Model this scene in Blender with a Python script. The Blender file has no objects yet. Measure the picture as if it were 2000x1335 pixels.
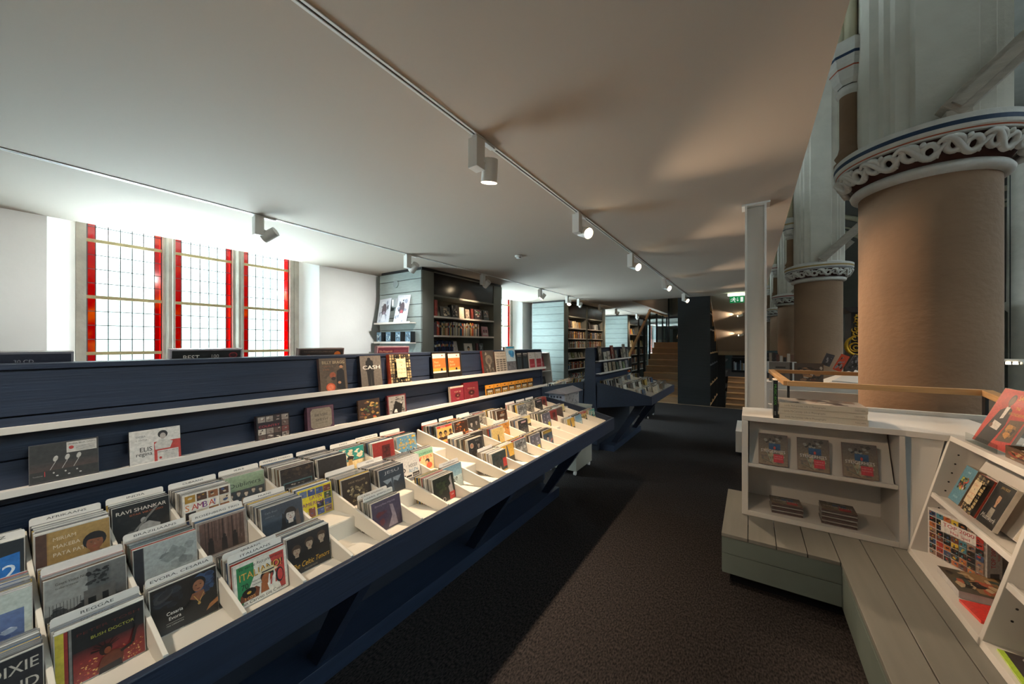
import bpy, bmesh, math, random
from mathutils import Matrix, Vector
# ---------------------------------------------------------------- camera
F_PX = 705.0
YAW = math.atan(465.0 / F_PX)
EYE = 1.57
scn = bpy.context.scene
cd = bpy.data.cameras.new('camera'); cam = bpy.data.objects.new('camera', cd)
scn.collection.objects.link(cam)
cd.sensor_fit = 'HORIZONTAL'; cd.sensor_width = 36.0; cd.lens = 36.0 * F_PX / 2000.0
cd.shift_y = 2.5 / 2000.0; cd.clip_start = 0.02; cd.clip_end = 200
cam.location = (0, 0, EYE); cam.rotation_euler = (math.pi / 2, 0, YAW)
scn.camera = cam
# ---------------------------------------------------------------- view
scn.view_settings.view_transform = 'Standard'; scn.view_settings.look = 'None'
scn.view_settings.gamma = 1.0; scn.view_settings.use_curve_mapping = False
scn.view_settings.exposure = 0.0
# ---------------------------------------------------------------- world: bright overcast sky over pale greenery
W_STR = 110.0
w = bpy.data.worlds.new('overcast_sky'); scn.world = w; w.use_nodes = True
nt = w.node_tree; nt.nodes.clear()
wo = nt.nodes.new('ShaderNodeOutputWorld'); bg = nt.nodes.new('ShaderNodeBackground')
tc = nt.nodes.new('ShaderNodeTexCoord'); sx = nt.nodes.new('ShaderNodeSeparateXYZ'); cr = nt.nodes.new('ShaderNodeValToRGB')
mr0 = nt.nodes.new('ShaderNodeMapRange'); mr0.inputs['From Min'].default_value = -1; mr0.inputs['From Max'].default_value = 1
nt.links.new(tc.outputs['Generated'], sx.inputs[0]); nt.links.new(sx.outputs['Z'], mr0.inputs[0]); nt.links.new(mr0.outputs[0], cr.inputs[0])
E_ = cr.color_ramp.elements
HZ = 2.3 / W_STR      # hazy horizon band seen through the panes; brighter lawn below and open sky above
for p_, c_ in ((0.0, (.078, .096, .09)), (0.36, (.078, .096, .09)), (0.45, (HZ * .72, HZ * .86, HZ * .78)), (0.50, (HZ * .85, HZ, HZ * .97)), (0.62, (HZ * 1.3, HZ * 1.5, HZ * 1.5)), (0.74, (.55, .68, .76)), (1.0, (.55, .68, .76))):
    e_ = E_[0] if p_ == 0 else E_[1] if p_ == 1 else E_.new(p_); e_.color = (*c_, 1)
nt.links.new(cr.outputs[0], bg.inputs[0]); bg.inputs[1].default_value = W_STR
nt.links.new(bg.outputs[0], wo.inputs[0])

def portal(x, y, z, sy, sz, facing):
    l = bpy.data.lights.new('window_portal', 'AREA'); l.shape = 'RECTANGLE'; l.size = sz; l.size_y = sy
    l.cycles.is_portal = True
    o = bpy.data.objects.new('window_portal', l); scn.collection.objects.link(o)
    o.location = (x, y, z); o.rotation_euler = (0, -math.pi / 2 * facing, 0)
    return o
WIN_P = 5.85
WIN_Y = [1.69 + WIN_P * i for i in range(0, 5)]
for wy in WIN_Y[:4]: portal(-6.17, wy, 2.1, 2.3, 2.5, 1)      # light goes to +X
NAVE_WIN = [5.0 + 6.24 * i + 3.12 for i in range(-2, 3)]
WARM = (1.0, 0.74, 0.50)
# ---------------------------------------------------------------- materials
def lin(c):
    if isinstance(c, str): c = tuple(int(c[i:i + 2], 16) / 255 for i in (0, 2, 4))
    return tuple(((v / 12.92) if v <= 0.04045 else ((v + 0.055) / 1.055) ** 2.4) for v in c)
MATS = {}
def mat(name, col, rough=0.5, metal=0.0, var=0.0, scale=8.0, stretch=(1, 1, 1), bump=0.0, bscale=40.0, emit=None, estr=0.0, spec=0.5, coat=0.0):
    if name in MATS: return MATS[name]
    m = bpy.data.materials.new(name); m.use_nodes = True; n = m.node_tree.nodes; L = m.node_tree.links
    b = n['Principled BSDF']; c = lin(col) if not isinstance(col, tuple) else col
    b.inputs['Base Color'].default_value = (*c, 1); b.inputs['Roughness'].default_value = rough
    b.inputs['Metallic'].default_value = metal; b.inputs['Specular IOR Level'].default_value = spec
    b.inputs['Coat Weight'].default_value = coat
    if var or bump:
        t = n.new('ShaderNodeTexCoord'); mp = n.new('ShaderNodeMapping'); L.new(t.outputs['Object'], mp.inputs[0])
        mp.inputs['Scale'].default_value = stretch
    if var:
        no = n.new('ShaderNodeTexNoise'); no.inputs['Scale'].default_value = scale; no.inputs['Detail'].default_value = 6
        L.new(mp.outputs[0], no.inputs[0]); r = n.new('ShaderNodeValToRGB'); L.new(no.outputs[0], r.inputs[0])
        r.color_ramp.elements[0].position = 0.3; r.color_ramp.elements[1].position = 0.7
        r.color_ramp.elements[0].color = (*[v * (1 - var) for v in c], 1)
        r.color_ramp.elements[1].color = (*[min(1, v * (1 + var)) for v in c], 1)
        L.new(r.outputs[0], b.inputs['Base Color'])
    if bump:
        n2 = n.new('ShaderNodeTexNoise'); n2.inputs['Scale'].default_value = bscale; n2.inputs['Detail'].default_value = 5
        L.new(mp.outputs[0], n2.inputs[0]); bp = n.new('ShaderNodeBump'); bp.inputs['Strength'].default_value = bump
        bp.inputs['Distance'].default_value = 0.01
        L.new(n2.outputs[0], bp.inputs['Height']); L.new(bp.outputs[0], b.inputs['Normal'])
    if emit:
        b.inputs['Emission Color'].default_value = (*(lin(emit) if isinstance(emit, str) else emit), 1)
        b.inputs['Emission Strength'].default_value = estr
    MATS[name] = m; return m
def mat_print(name, rough, coat, grain=0.18, gs=90.0):
    m = bpy.data.materials.new(name); m.use_nodes = True; n = m.node_tree.nodes; L = m.node_tree.links
    b = n['Principled BSDF']; a = n.new('ShaderNodeAttribute'); a.attribute_name = 'Col'
    t = n.new('ShaderNodeTexCoord'); no = n.new('ShaderNodeTexNoise'); no.inputs['Scale'].default_value = gs; no.inputs['Detail'].default_value = 4
    L.new(t.outputs['Object'], no.inputs[0])
    mr = n.new('ShaderNodeMapRange'); mr.inputs['From Min'].default_value = 0.3; mr.inputs['From Max'].default_value = 0.7
    mr.inputs['To Min'].default_value = 1 - grain; mr.inputs['To Max'].default_value = 1 + grain; L.new(no.outputs[0], mr.inputs[0])
    mx = n.new('ShaderNodeMix'); mx.data_type = 'RGBA'; mx.blend_type = 'MULTIPLY'; mx.inputs['Factor'].default_value = 1
    L.new(a.outputs['Color'], mx.inputs['A']); L.new(mr.outputs[0], mx.inputs['B']); L.new(mx.outputs['Result'], b.inputs['Base Color'])
    b.inputs['Roughness'].default_value = rough; b.inputs['Coat Weight'].default_value = coat; b.inputs['Coat Roughness'].default_value = 0.12
    MATS[name] = m; return m
PRINT = mat_print('printed_cover', 0.4, 0.35)
PAPER = mat_print('printed_card', 0.6, 0.0, 0.03)
CASE = mat_print('plastic_case', 0.25, 0.5, 0.12, 25)
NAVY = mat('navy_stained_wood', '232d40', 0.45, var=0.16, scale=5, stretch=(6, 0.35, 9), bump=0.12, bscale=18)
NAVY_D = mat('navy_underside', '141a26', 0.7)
TRAY = mat('cream_lacquer', 'd9d2c4', 0.45, var=0.02, scale=3)
WHITE = mat('white_lacquer', 'd8d2c9', 0.4, var=0.02, scale=4)
UNITW = mat('white_unit_board', 'cfcac3', 0.45, var=0.02, scale=4)
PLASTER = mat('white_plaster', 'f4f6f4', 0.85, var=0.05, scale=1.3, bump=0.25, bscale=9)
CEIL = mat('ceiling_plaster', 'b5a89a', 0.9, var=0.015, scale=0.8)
STONE = mat('window_stone', 'a39e93', 0.9, var=0.15, scale=6, bump=0.5, bscale=20)
PIER = mat('limewashed_stone', 'd8d0c3', 0.9, var=0.07, scale=3, bump=0.5, bscale=14)
SHAFT = mat('tan_column_render', '8c6c52', 0.85, var=0.1, scale=1.6, stretch=(1, 1, 1.5), bump=0.6, bscale=16)
CAPW = mat('painted_capital', 'd6d0c8', 0.8, var=0.08, scale=9, bump=0.4, bscale=25)
CAPR = mat('capital_dark_ground', '5a3830', 0.9, var=0.1)
BLUEB = mat('blue_painted_band', '1f3350', 0.7); ORNG = mat('orange_painted_band', 'b0502c', 0.7); OCHRE = mat('ochre_painted_band', 'a98a50', 0.7)
TEAL = mat('grey_green_boards', '8a9693', 0.5, var=0.08, scale=4, stretch=(2, 2, 12), bump=0.1)
TEAL_SHADE = mat('grey_green_shaded', '6e7069', 0.6, var=0.06, scale=4)  # same paint as the end boards, shade of fronts and inside put into the colour
BLACKP = mat('black_gloss_panel', '15110f', 0.22)
BLACK = mat('black_metal', '101216', 0.4)
BLOCK = mat('black_stained_boards', '1a1c1e', 0.55, var=0.35, scale=3, stretch=(1, 1, 25), bump=0.25, bscale=6)
OAK = mat('oak_wood', 'b98d5c', 0.45, var=0.18, scale=3, stretch=(1.2, 1.2, 14), bump=0.05)
OAKS = mat('oak_stair_board', 'a58463', 0.5, var=0.12, scale=4, stretch=(1, 8, 8))
BENCH = mat('grey_bench_boards', '75736c', 0.5, var=0.06, scale=4, stretch=(8, 0.6, 4), bump=0.06)
BENCHE = mat('grey_green_bench_edge', '66706a', 0.5, var=0.05)
METALW = mat('white_fixture_metal', 'e6e4df', 0.4)
TRACK = mat('track_groove', '3a342f', 0.6)
LENS = mat('lamp_lens', 'ffffff', 0.3, emit=(1.0, 0.78, 0.5), estr=30)
LENSOFF = mat('lamp_lens_away', 'ffffff', 0.3, emit=(1.0, 0.78, 0.5), estr=12)
LEAD = mat('window_lead', '33363a', 0.6); IRON = mat('window_saddle_bar', '9c9069', 0.7, var=0.15)
GOLD = mat('gilded_ornament', 'c8962a', 0.35, metal=0.6, var=0.3, scale=20, bump=0.4)
DARKWOOD = mat('dark_walnut', '2e201b', 0.4, var=0.2, scale=3, stretch=(8, 8, 1))
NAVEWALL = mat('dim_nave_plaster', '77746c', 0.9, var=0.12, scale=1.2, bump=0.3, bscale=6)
STRUT = mat('painted_timber', 'b0a496', 0.8, var=0.14, scale=4, stretch=(1, 6, 6), bump=0.3)
VAULT = mat('cream_vault_rib', 'cfc6a8', 0.85, var=0.05)

def carpet():
    m = bpy.data.materials.new('charcoal_carpet'); m.use_nodes = True; n = m.node_tree.nodes; L = m.node_tree.links; b = n['Principled BSDF']
    t = n.new('ShaderNodeTexCoord'); no = n.new('ShaderNodeTexNoise'); no.inputs['Scale'].default_value = 130; no.inputs['Detail'].default_value = 3
    mp = n.new('ShaderNodeMapping'); mp.inputs['Scale'].default_value = (1, 0.45, 1); L.new(t.outputs['Object'], mp.inputs[0]); L.new(mp.outputs[0], no.inputs[0])
    r = n.new('ShaderNodeValToRGB'); L.new(no.outputs[0], r.inputs[0])
    r.color_ramp.elements[0].position = 0.35; r.color_ramp.elements[1].position = 0.68
    r.color_ramp.elements[0].color = (*lin('1b191b'), 1); r.color_ramp.elements[1].color = (*lin('403b39'), 1)
    L.new(r.outputs[0], b.inputs['Base Color']); b.inputs['Roughness'].default_value = 1; b.inputs['Specular IOR Level'].default_value = 0.1
    bp = n.new('ShaderNodeBump'); bp.inputs['Strength'].default_value = 0.7; bp.inputs['Distance'].default_value = 0.004
    L.new(no.outputs[0], bp.inputs['Height']); L.new(bp.outputs[0], b.inputs['Normal']); return m
CARPET = carpet()
def glass(name, col, mixw=0.0, var=False):
    m = bpy.data.materials.new(name); m.use_nodes = True; n = m.node_tree.nodes; L = m.node_tree.links; n.clear()
    o = n.new('ShaderNodeOutputMaterial'); t = n.new('ShaderNodeBsdfTransparent'); t.inputs[0].default_value = (*col, 1)
    if var:
        tc_ = n.new('ShaderNodeTexCoord'); no = n.new('ShaderNodeTexNoise'); no.inputs['Scale'].default_value = 5; no.inputs['Detail'].default_value = 5
        L.new(tc_.outputs['Object'], no.inputs[0]); r = n.new('ShaderNodeValToRGB'); L.new(no.outputs[0], r.inputs[0])
        r.color_ramp.elements[0].position = 0.52; r.color_ramp.elements[0].color = (*col, 1)
        r.color_ramp.elements[1].position = 0.75; r.color_ramp.elements[1].color = (col[0] * 1.3, col[0] * 0.45, 0.0, 1)
        L.new(r.outputs[0], t.inputs[0])
    g = n.new('ShaderNodeBsdfGlossy'); g.inputs['Roughness'].default_value = 0.1; mx = n.new('ShaderNodeMixShader'); mx.inputs[0].default_value = 0.04
    L.new(t.outputs[0], mx.inputs[1]); L.new(g.outputs[0], mx.inputs[2]); L.new(mx.outputs[0], o.inputs[0]); return m
NAVEGLASS = glass('nave_dimming_glass', (0.125, 0.13, 0.127)); CLEAR = glass('clear_leaded_glass', (0.93, 0.97, 0.96)); RED = glass('red_stained_glass', (0.42, 0.003, 0.006), var=True)  # nave pane tint only sets how much daylight enters there
RAILGLASS = glass('balustrade_glass', (0.8, 0.88, 0.9))
# ---------------------------------------------------------------- mesh helpers
class MB:
    def __init__(s): s.bm = bmesh.new(); s.cl = s.bm.loops.layers.float_color.new('Col'); s.mi = 0; s.c = (1, 1, 1, 1)
    def col(s, c): s.c = (*(lin(c) if isinstance(c, str) else c), 1); return s
    def face(s, pts, mi=None, cs=None):
        vs = [s.bm.verts.new(p) for p in pts]
        try: f = s.bm.faces.new(vs)
        except ValueError: return None
        f.material_index = s.mi if mi is None else mi
        for i, l in enumerate(f.loops): l[s.cl] = cs[i] if cs else s.c
        return f
    def prism(s, base, ext, mi=None):
        e = Vector(ext); b = [Vector(p) for p in base]; t = [p + e for p in b]; n = len(b)
        vb = [s.bm.verts.new(p) for p in b]; vt = [s.bm.verts.new(p) for p in t]; fs = []
        fs.append(s.bm.faces.new(vb[::-1])); fs.append(s.bm.faces.new(vt))
        for i in range(n): fs.append(s.bm.faces.new([vb[i], vb[(i + 1) % n], vt[(i + 1) % n], vt[i]]))
        for f in fs:
            f.material_index = s.mi if mi is None else mi
            for l in f.loops: l[s.cl] = s.c
        return s
    def box(s, x0, x1, y0, y1, z0, z1, mi=None):
        return s.prism([(x0, y0, z0), (x1, y0, z0), (x1, y1, z0), (x0, y1, z0)], (0, 0, z1 - z0), mi)
    def bar(s, p0, p1, w, h, up=(0, 0, 1), mi=None):
        p0 = Vector(p0); p1 = Vector(p1); d = (p1 - p0).normalized(); sd = d.cross(Vector(up))
        if sd.length < 1e-5: sd = d.cross(Vector((0, 1, 0)))
        sd.normalize(); u = sd.cross(d).normalized(); a = sd * w / 2; b = u * h / 2
        return s.prism([p0 - a - b, p0 + a - b, p0 + a + b, p0 - a + b], p1 - p0, mi)
    def cyl(s, p0, p1, r0, r1=None, n=20, mi=None, cap=True):
        r1 = r0 if r1 is None else r1; p0 = Vector(p0); p1 = Vector(p1); d = (p1 - p0).normalized()
        a = d.orthogonal().normalized(); b = d.cross(a)
        R = [[s.bm.verts.new(p + a * r * math.cos(2 * math.pi * i / n) + b * r * math.sin(2 * math.pi * i / n)) for i in range(n)] for p, r in ((p0, r0), (p1, r1))]
        fs = [s.bm.faces.new([R[0][i], R[0][(i + 1) % n], R[1][(i + 1) % n], R[1][i]]) for i in range(n)]
        for f in fs: f.smooth = True
        if cap: fs += [s.bm.faces.new(R[0][::-1]), s.bm.faces.new(R[1])]
        for f in fs:
            f.material_index = s.mi if mi is None else mi
            for l in f.loops: l[s.cl] = s.c
        return s
    def lathe(s, cx, cy, prof, n=64, smooth=True, mis=None):
        rings = [[s.bm.verts.new((cx + r * math.cos(2 * math.pi * i / n), cy + r * math.sin(2 * math.pi * i / n), z)) for i in range(n)] for r, z in prof]
        for k in range(len(rings) - 1):
            for i in range(n):
                f = s.bm.faces.new([rings[k][i], rings[k][(i + 1) % n], rings[k + 1][(i + 1) % n], rings[k + 1][i]])
                f.smooth = smooth; f.material_index = mis[k] if mis else s.mi
                for l in f.loops: l[s.cl] = s.c
        return s
    def tube(s, pts, r, n=8, mi=None, closed=False, flat=1.0, nrm=None):
        P = [Vector(p) for p in pts]; N = len(P); rings = []
        rr = r if isinstance(r, (list, tuple)) else [r] * N
        for i, p in enumerate(P):
            d = (P[(i + 1) % N] - P[i - 1]) if closed else (P[min(i + 1, N - 1)] - P[max(i - 1, 0)])
            d.normalize(); a = d.cross(Vector(nrm[i] if nrm else (0, 0, 1)))
            if a.length < 1e-4: a = d.orthogonal()
            a.normalize(); b = a.cross(d)
            rings.append([s.bm.verts.new(p + a * rr[i] * math.cos(2 * math.pi * k / n) + b * rr[i] * flat * math.sin(2 * math.pi * k / n)) for k in range(n)])
        m = N if closed else N - 1
        for i in range(m):
            for k in range(n):
                f = s.bm.faces.new([rings[i][k], rings[i][(k + 1) % n], rings[(i + 1) % N][(k + 1) % n], rings[(i + 1) % N][k]]); f.smooth = True
                f.material_index = s.mi if mi is None else mi
                for l in f.loops: l[s.cl] = s.c
        if not closed:
            for q in (rings[0][::-1], rings[-1]):
                f = s.bm.faces.new(q); f.material_index = s.mi if mi is None else mi
                for l in f.loops: l[s.cl] = s.c
        return s
    def build(s, name, mats, parent=None, bevel=0, mx=None, fix=True):
        if fix: bmesh.ops.recalc_face_normals(s.bm, faces=s.bm.faces[:])
        me = bpy.data.meshes.new(name); s.bm.to_mesh(me); s.bm.free()
        for m in (mats if isinstance(mats, (list, tuple)) else [mats]): me.materials.append(m)
        o = bpy.data.objects.new(name, me); scn.collection.objects.link(o)
        if parent is not None: o.parent = parent; o.matrix_parent_inverse = Matrix.Translation(-parent.location) if parent.type == 'EMPTY' and not parent.get('rot') else Matrix()
        if mx is not None: o.matrix_world = mx
        if bevel:
            b = o.modifiers.new('bevel', 'BEVEL'); b.width = bevel; b.segments = 2; b.limit_method = 'ANGLE'
        return o
def tag(o, label=None, cat=None, group=None, kind=None):
    if label: o['label'] = label
    if cat: o['category'] = cat
    if group: o['group'] = group
    if kind: o['kind'] = kind
    return o
def struct(name, mb, m, bevel=0):
    return tag(mb.build(name, m, bevel=bevel), kind='structure')
def thing(name, loc, label, cat, group=None):
    o = bpy.data.objects.new(name, None); scn.collection.objects.link(o); o.location = loc; o.empty_display_size = 0.1
    return tag(o, label, cat, group)
def frame(org, xd, yd):
    xd = Vector(xd).normalized(); yd = Vector(yd).normalized(); zd = xd.cross(yd)
    m = Matrix.Identity(4)
    for i in range(3): m[i][0] = xd[i]; m[i][1] = yd[i]; m[i][2] = zd[i]; m[i][3] = org[i]
    return m
# ---------------------------------------------------------------- lettering
TXT = {}
def text_faces(s, res=3):
    k = s
    if k in TXT: return TXT[k]
    cu = bpy.data.curves.new('lettering', 'FONT'); cu.body = s; cu.size = 1; cu.resolution_u = res
    o = bpy.data.objects.new('lettering', cu); scn.collection.objects.link(o)
    dg = bpy.context.evaluated_depsgraph_get(); me = bpy.data.meshes.new_from_object(o.evaluated_get(dg))
    V = [v.co.copy() for v in me.vertices]; Fc = [tuple(p.vertices) for p in me.polygons]
    if V:
        x0 = min(v.x for v in V); x1 = max(v.x for v in V)
        V = [Vector((v.x - x0, v.y, 0)) for v in V]; wd = x1 - x0
    else: wd = 0.1
    bpy.data.objects.remove(o); bpy.data.curves.remove(cu); bpy.data.meshes.remove(me)
    TXT[k] = (V, Fc, wd); return TXT[k]
class Art:
    """flat printed picture: x right, y up (fractions of w, h), printed just in front of its board"""
    def __init__(s, w, h, bgc='202020', z=0.0002, x0=None, y0=0.0, step=4e-5):
        s.m = MB(); s.w = w; s.h = h; s.z = z; s.ox = -w / 2 if x0 is None else x0; s.oy = y0; s.st = step; s.rect(0, 0, 1, 1, bgc)
    def C(s, c): return (*(lin(c) if isinstance(c, str) else c), 1)
    def pt(s, x, y): return (s.ox + x * s.w, s.oy + y * s.h, s.z)
    def poly(s, pts, c, cs=None):
        s.z += s.st; s.m.c = s.C(c) if c else s.m.c
        s.m.face([s.pt(*p) for p in pts], cs=cs); return s
    def rect(s, x0, y0, x1, y1, c, c2=None):
        a = s.C(c); b = s.C(c2) if c2 else a
        return s.poly([(x0, y0), (x1, y0), (x1, y1), (x0, y1)], c, cs=[a, a, b, b])
    def ell(s, cx, cy, rx, ry, c, n=16, rot=0, a0=0, a1=2 * math.pi):
        pts = []
        for i in range(n):
            t = a0 + (a1 - a0) * i / (n if a1 - a0 > 6.28 else n - 1); x = rx * math.cos(t); y = ry * math.sin(t)
            pts.append((cx + x * math.cos(rot) - y * math.sin(rot), cy + x * math.sin(rot) + y * math.cos(rot)))
        return s.poly(pts, c)
    def line(s, pts, wd, c):
        for (xa, ya), (xb, yb) in zip(pts[:-1], pts[1:]):
            dx = (xb - xa) * s.w; dy = (yb - ya) * s.h; L = math.hypot(dx, dy) or 1; nx = -dy / L * wd / 2 / s.w * s.h; ny = dx / L * wd / 2
            s.poly([(xa - nx, ya - ny), (xb - nx, yb - ny), (xb + nx, yb + ny), (xa + nx, ya + ny)], c)
        return s
    def text(s, t, x, y, size, c, al='l', bold=0, shear=0, width=None, rot=0):
        V, Fc, wd = text_faces(t); sz = size * s.h; k = sz
        kx = (width * s.w / wd) if width else k * 0.92
        L = wd * kx; ox = s.ox + x * s.w - (L / 2 if al == 'c' else L if al == 'r' else 0); oy = s.oy + y * s.h
        for b in range(1 + (1 if bold else 0)):
            s.z += s.st; s.m.c = s.C(c); co = math.cos(rot); si = math.sin(rot)
            vs = []
            for v in V:
                px = v.x * kx + v.y * k * shear + b * bold * sz; py = v.y * k
                vs.append(s.m.bm.verts.new((ox + px * co - py * si, oy + px * si + py * co, s.z)))
            for f in Fc:
                try: ff = s.m.bm.faces.new([vs[i] for i in f])
                except ValueError: continue
                for l in ff.loops: l[s.m.cl] = s.m.c
        return s
    def mess(s, seed, pal, n, r=(0, 0, 1, 1), smin=0.03, smax=0.12):
        R = random.Random(seed)
        for _ in range(n):
            a = R.uniform(smin, smax); b = R.uniform(smin, smax) * .8
            cx = R.uniform(r[0] + a, max(r[0] + a, r[2] - a)); cy = R.uniform(r[1] + b, max(r[1] + b, r[3] - b)); k = R.randint(5, 8); p0 = R.uniform(0, 6)
            s.poly([(min(r[2], max(r[0], cx + a * R.uniform(.5, 1) * math.cos(p0 + 6.283 * i / k))), min(r[3], max(r[1], cy + b * R.uniform(.5, 1) * math.sin(p0 + 6.283 * i / k)))) for i in range(k)], R.choice(pal))
        return s
    def bust(s, cx, cy, q, skin='c79a78', hair='1a1412', cloth='181818', face=True):
        s.poly([(cx - 1.5 * q, cy - 2.3 * q), (cx + 1.5 * q, cy - 2.3 * q), (cx + 1.2 * q, cy - 1.35 * q), (cx + .4 * q, cy - .95 * q), (cx - .4 * q, cy - .95 * q), (cx - 1.2 * q, cy - 1.35 * q)], cloth)
        s.poly([(cx - .3 * q, cy - 1.2 * q), (cx + .3 * q, cy - 1.2 * q), (cx + .32 * q, cy - .4 * q), (cx - .32 * q, cy - .4 * q)], skin)
        s.ell(cx, cy + .25 * q, .78 * q, .92 * q, hair); s.ell(cx, cy - .08 * q, .56 * q, .80 * q, skin); s.poly([(cx - .56 * q, cy + .35 * q), (cx - .3 * q, cy + .42 * q), (cx + .1 * q, cy + .36 * q), (cx + .56 * q, cy + .3 * q), (cx + .5 * q, cy + .8 * q), (cx - .5 * q, cy + .8 * q)], hair)
        if face:
            d = '3a2a22'
            for e in (-1, 1): s.ell(cx + e * .23 * q, cy + .06 * q, .075 * q, .035 * q, d, 8); s.line([(cx + e * .34 * q, cy + .16 * q), (cx + e * .12 * q, cy + .18 * q)], .03 * q, d)
            s.poly([(cx - .04 * q, cy), (cx + .1 * q, cy - .24 * q), (cx - .06 * q, cy - .24 * q)], '8a6450'); s.ell(cx, cy - .45 * q, .2 * q, .06 * q, '7a3a30', 8)
        return s
    def tiles(s, seed, nx, ny, r, pal, gap=.12, skip=()):
        R = random.Random(seed); dx = (r[2] - r[0]) / nx; dy = (r[3] - r[1]) / ny
        for i in range(nx):
            for j in range(ny):
                if (i, j) in skip: R.random(); continue
                x = r[0] + i * dx; y = r[1] + j * dy; x1 = x + dx * (1 - gap); y1 = y + dy * (1 - gap)
                s.rect(x, y, x1, y1, R.choice(pal)); s.mess(R.random(), pal, 3, (x, y, x1, y1), dx * .12, dx * .3)
        return s
    def build(s, name, parent, mx=None, m=None, label=None):
        o = s.m.build(name, m or PRINT, fix=False)
        for p in o.data.polygons:
            pass
        o.parent = parent
        if mx is not None: o.matrix_local = mx
        if label: o['label'] = label
        return o
def board(name, mx, w, h, d, col, m=None, x0=None, bevel=0):
    """a slab with its printed front face in the local xy-plane, body behind it"""
    b = MB().col(col); a = -w / 2 if x0 is None else x0
    b.box(a, a + w, 0, h, -d, 0); o = b.build(name, m or CASE, bevel=bevel); o.matrix_world = mx; return o
def dup(o, mx, label=None, group=None):
    c = o.copy(); scn.collection.objects.link(c); c.matrix_world = mx
    if label: c['label'] = label
    if group: c['group'] = group
    for ch in o.children:
        d = ch.copy(); scn.collection.objects.link(d); d.parent = c; d.matrix_parent_inverse = ch.matrix_parent_inverse.copy()
    return c
# ================================================================ THE SETTING
CZ = 2.75; XL = -5.45; XE = 0.287; YB = 10.2
b = MB()
b.box(XL - .25, 0.25, -4, YB - .03, -.25, 0); b.box(0.25, 1.5, -4, 3.80, -.25, 0)
b.box(0.25, 0.9, 5.55, YB - .03, -.25, 0); b.box(XL - .25, -2.70, YB - .03, 33, -.25, 0)
struct('floor', b, CARPET)
b = MB(); b.box(-2.70, 0.9, YB - .05, YB, -.28, 0.004); b.box(-2.70, -1.5, YB, YB + .12, -.28, 0.004)
struct('trim_1', b, OAKS)
b = MB()      # ceiling slab with a stair opening
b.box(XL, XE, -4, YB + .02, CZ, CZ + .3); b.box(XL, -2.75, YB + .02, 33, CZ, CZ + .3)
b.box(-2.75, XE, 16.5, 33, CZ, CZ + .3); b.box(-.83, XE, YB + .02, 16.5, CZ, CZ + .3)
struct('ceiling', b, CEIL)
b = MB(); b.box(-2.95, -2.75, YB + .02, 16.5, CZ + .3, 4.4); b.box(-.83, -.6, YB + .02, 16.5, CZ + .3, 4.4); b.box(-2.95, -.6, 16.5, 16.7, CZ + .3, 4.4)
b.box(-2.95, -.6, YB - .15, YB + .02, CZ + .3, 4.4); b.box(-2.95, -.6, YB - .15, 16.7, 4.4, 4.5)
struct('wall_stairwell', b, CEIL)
# left wall with splayed window openings
b = MB(); ZT = 8.5
for i in range(len(WIN_Y) - 1):
    a, c = WIN_Y[i], WIN_Y[i + 1]
    b.prism([(XL, a + 1.27, -.25), (XL, c - 1.27, -.25), (XL - .23, c - 1.065, -.25), (XL - .7, c - 1.065, -.25), (XL - .7, a + 1.065, -.25), (XL - .23, a + 1.065, -.25)], (0, 0, ZT + .25))
b.prism([(XL, -4.2, -.25), (XL, WIN_Y[0] - 1.27, -.25), (XL - .23, WIN_Y[0] - 1.065, -.25), (XL - .7, WIN_Y[0] - 1.065, -.25), (XL - .7, -4.2, -.25)], (0, 0, ZT + .25))
b.prism([(XL, WIN_Y[-1] + 1.27, -.25), (XL, 33, -.25), (XL - .7, 33, -.25), (XL - .7, WIN_Y[-1] + 1.065, -.25), (XL - .23, WIN_Y[-1] + 1.065, -.25)], (0, 0, ZT + .25))
for a in WIN_Y:
    if a - 1.27 < -4.2: continue
    b.prism([(XL, a - 1.27, -.25), (XL - .7, a - 1.27, -.25), (XL - .7, a + 1.27, -.25), (XL, a + 1.27, -.25)], (0, 0, 1.15))
b.box(XL - .7, XL - .24, -4.2, 33, 3.9, ZT)
b.box(XL - .7, XL, -4.2, 33.2, -3.6, -.25)
struct('wall_left', b, PLASTER)
b = MB(); b.box(XL - .7, 13.2, -4.2, -4.0, -3.6, 12); struct('wall_back', b, PLASTER)
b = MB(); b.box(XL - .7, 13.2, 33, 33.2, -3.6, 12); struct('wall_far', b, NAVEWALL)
# nave: floor, opposite wall with tall windows added to light the piers, roof
b = MB(); b.box(-5.7, 13.2, -4, 33, -3.7, -3.5); struct('floor_nave', b, mat('nave_stone_floor', '6b6259', 0.6, var=.1, scale=2))
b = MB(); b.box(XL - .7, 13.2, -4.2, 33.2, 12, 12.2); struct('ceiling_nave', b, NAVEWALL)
b = MB(); b.box(12.6, 13.2, -4.2, 33.2, -3.6, 5.0); b.box(12.6, 13.2, -4.2, 33.2, 11, 12)
ys = [-4.2] + [v for n in NAVE_WIN for v in (n - 1.8, n + 1.8)] + [33.2]
for i in range(0, len(ys), 2):
    if ys[i + 1] > ys[i]: b.box(12.6, 13.2, max(ys[i], -4.2), min(ys[i + 1], 33.2), 5.0, 11)
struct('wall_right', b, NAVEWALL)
b = MB()
for q in NAVE_WIN: b.face([(12.8, q - 1.8, 5.0), (12.8, q + 1.8, 5.0), (12.8, q + 1.8, 11), (12.8, q - 1.8, 11)])
struct('window_nave_added', b, NAVEGLASS)
# upper wall over the left aisle closing the space above the mezzanine
b = MB(); b.box(XL - .7, XE + .6, -4.2, 33.2, ZT, ZT + .15); struct('ceiling_aisle', b, PLASTER)
b = MB(); b.box(XE + .5, XE + .6, -4.2, 33.2, ZT + .15, 12); struct('wall_clerestory', b, PLASTER)
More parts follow.
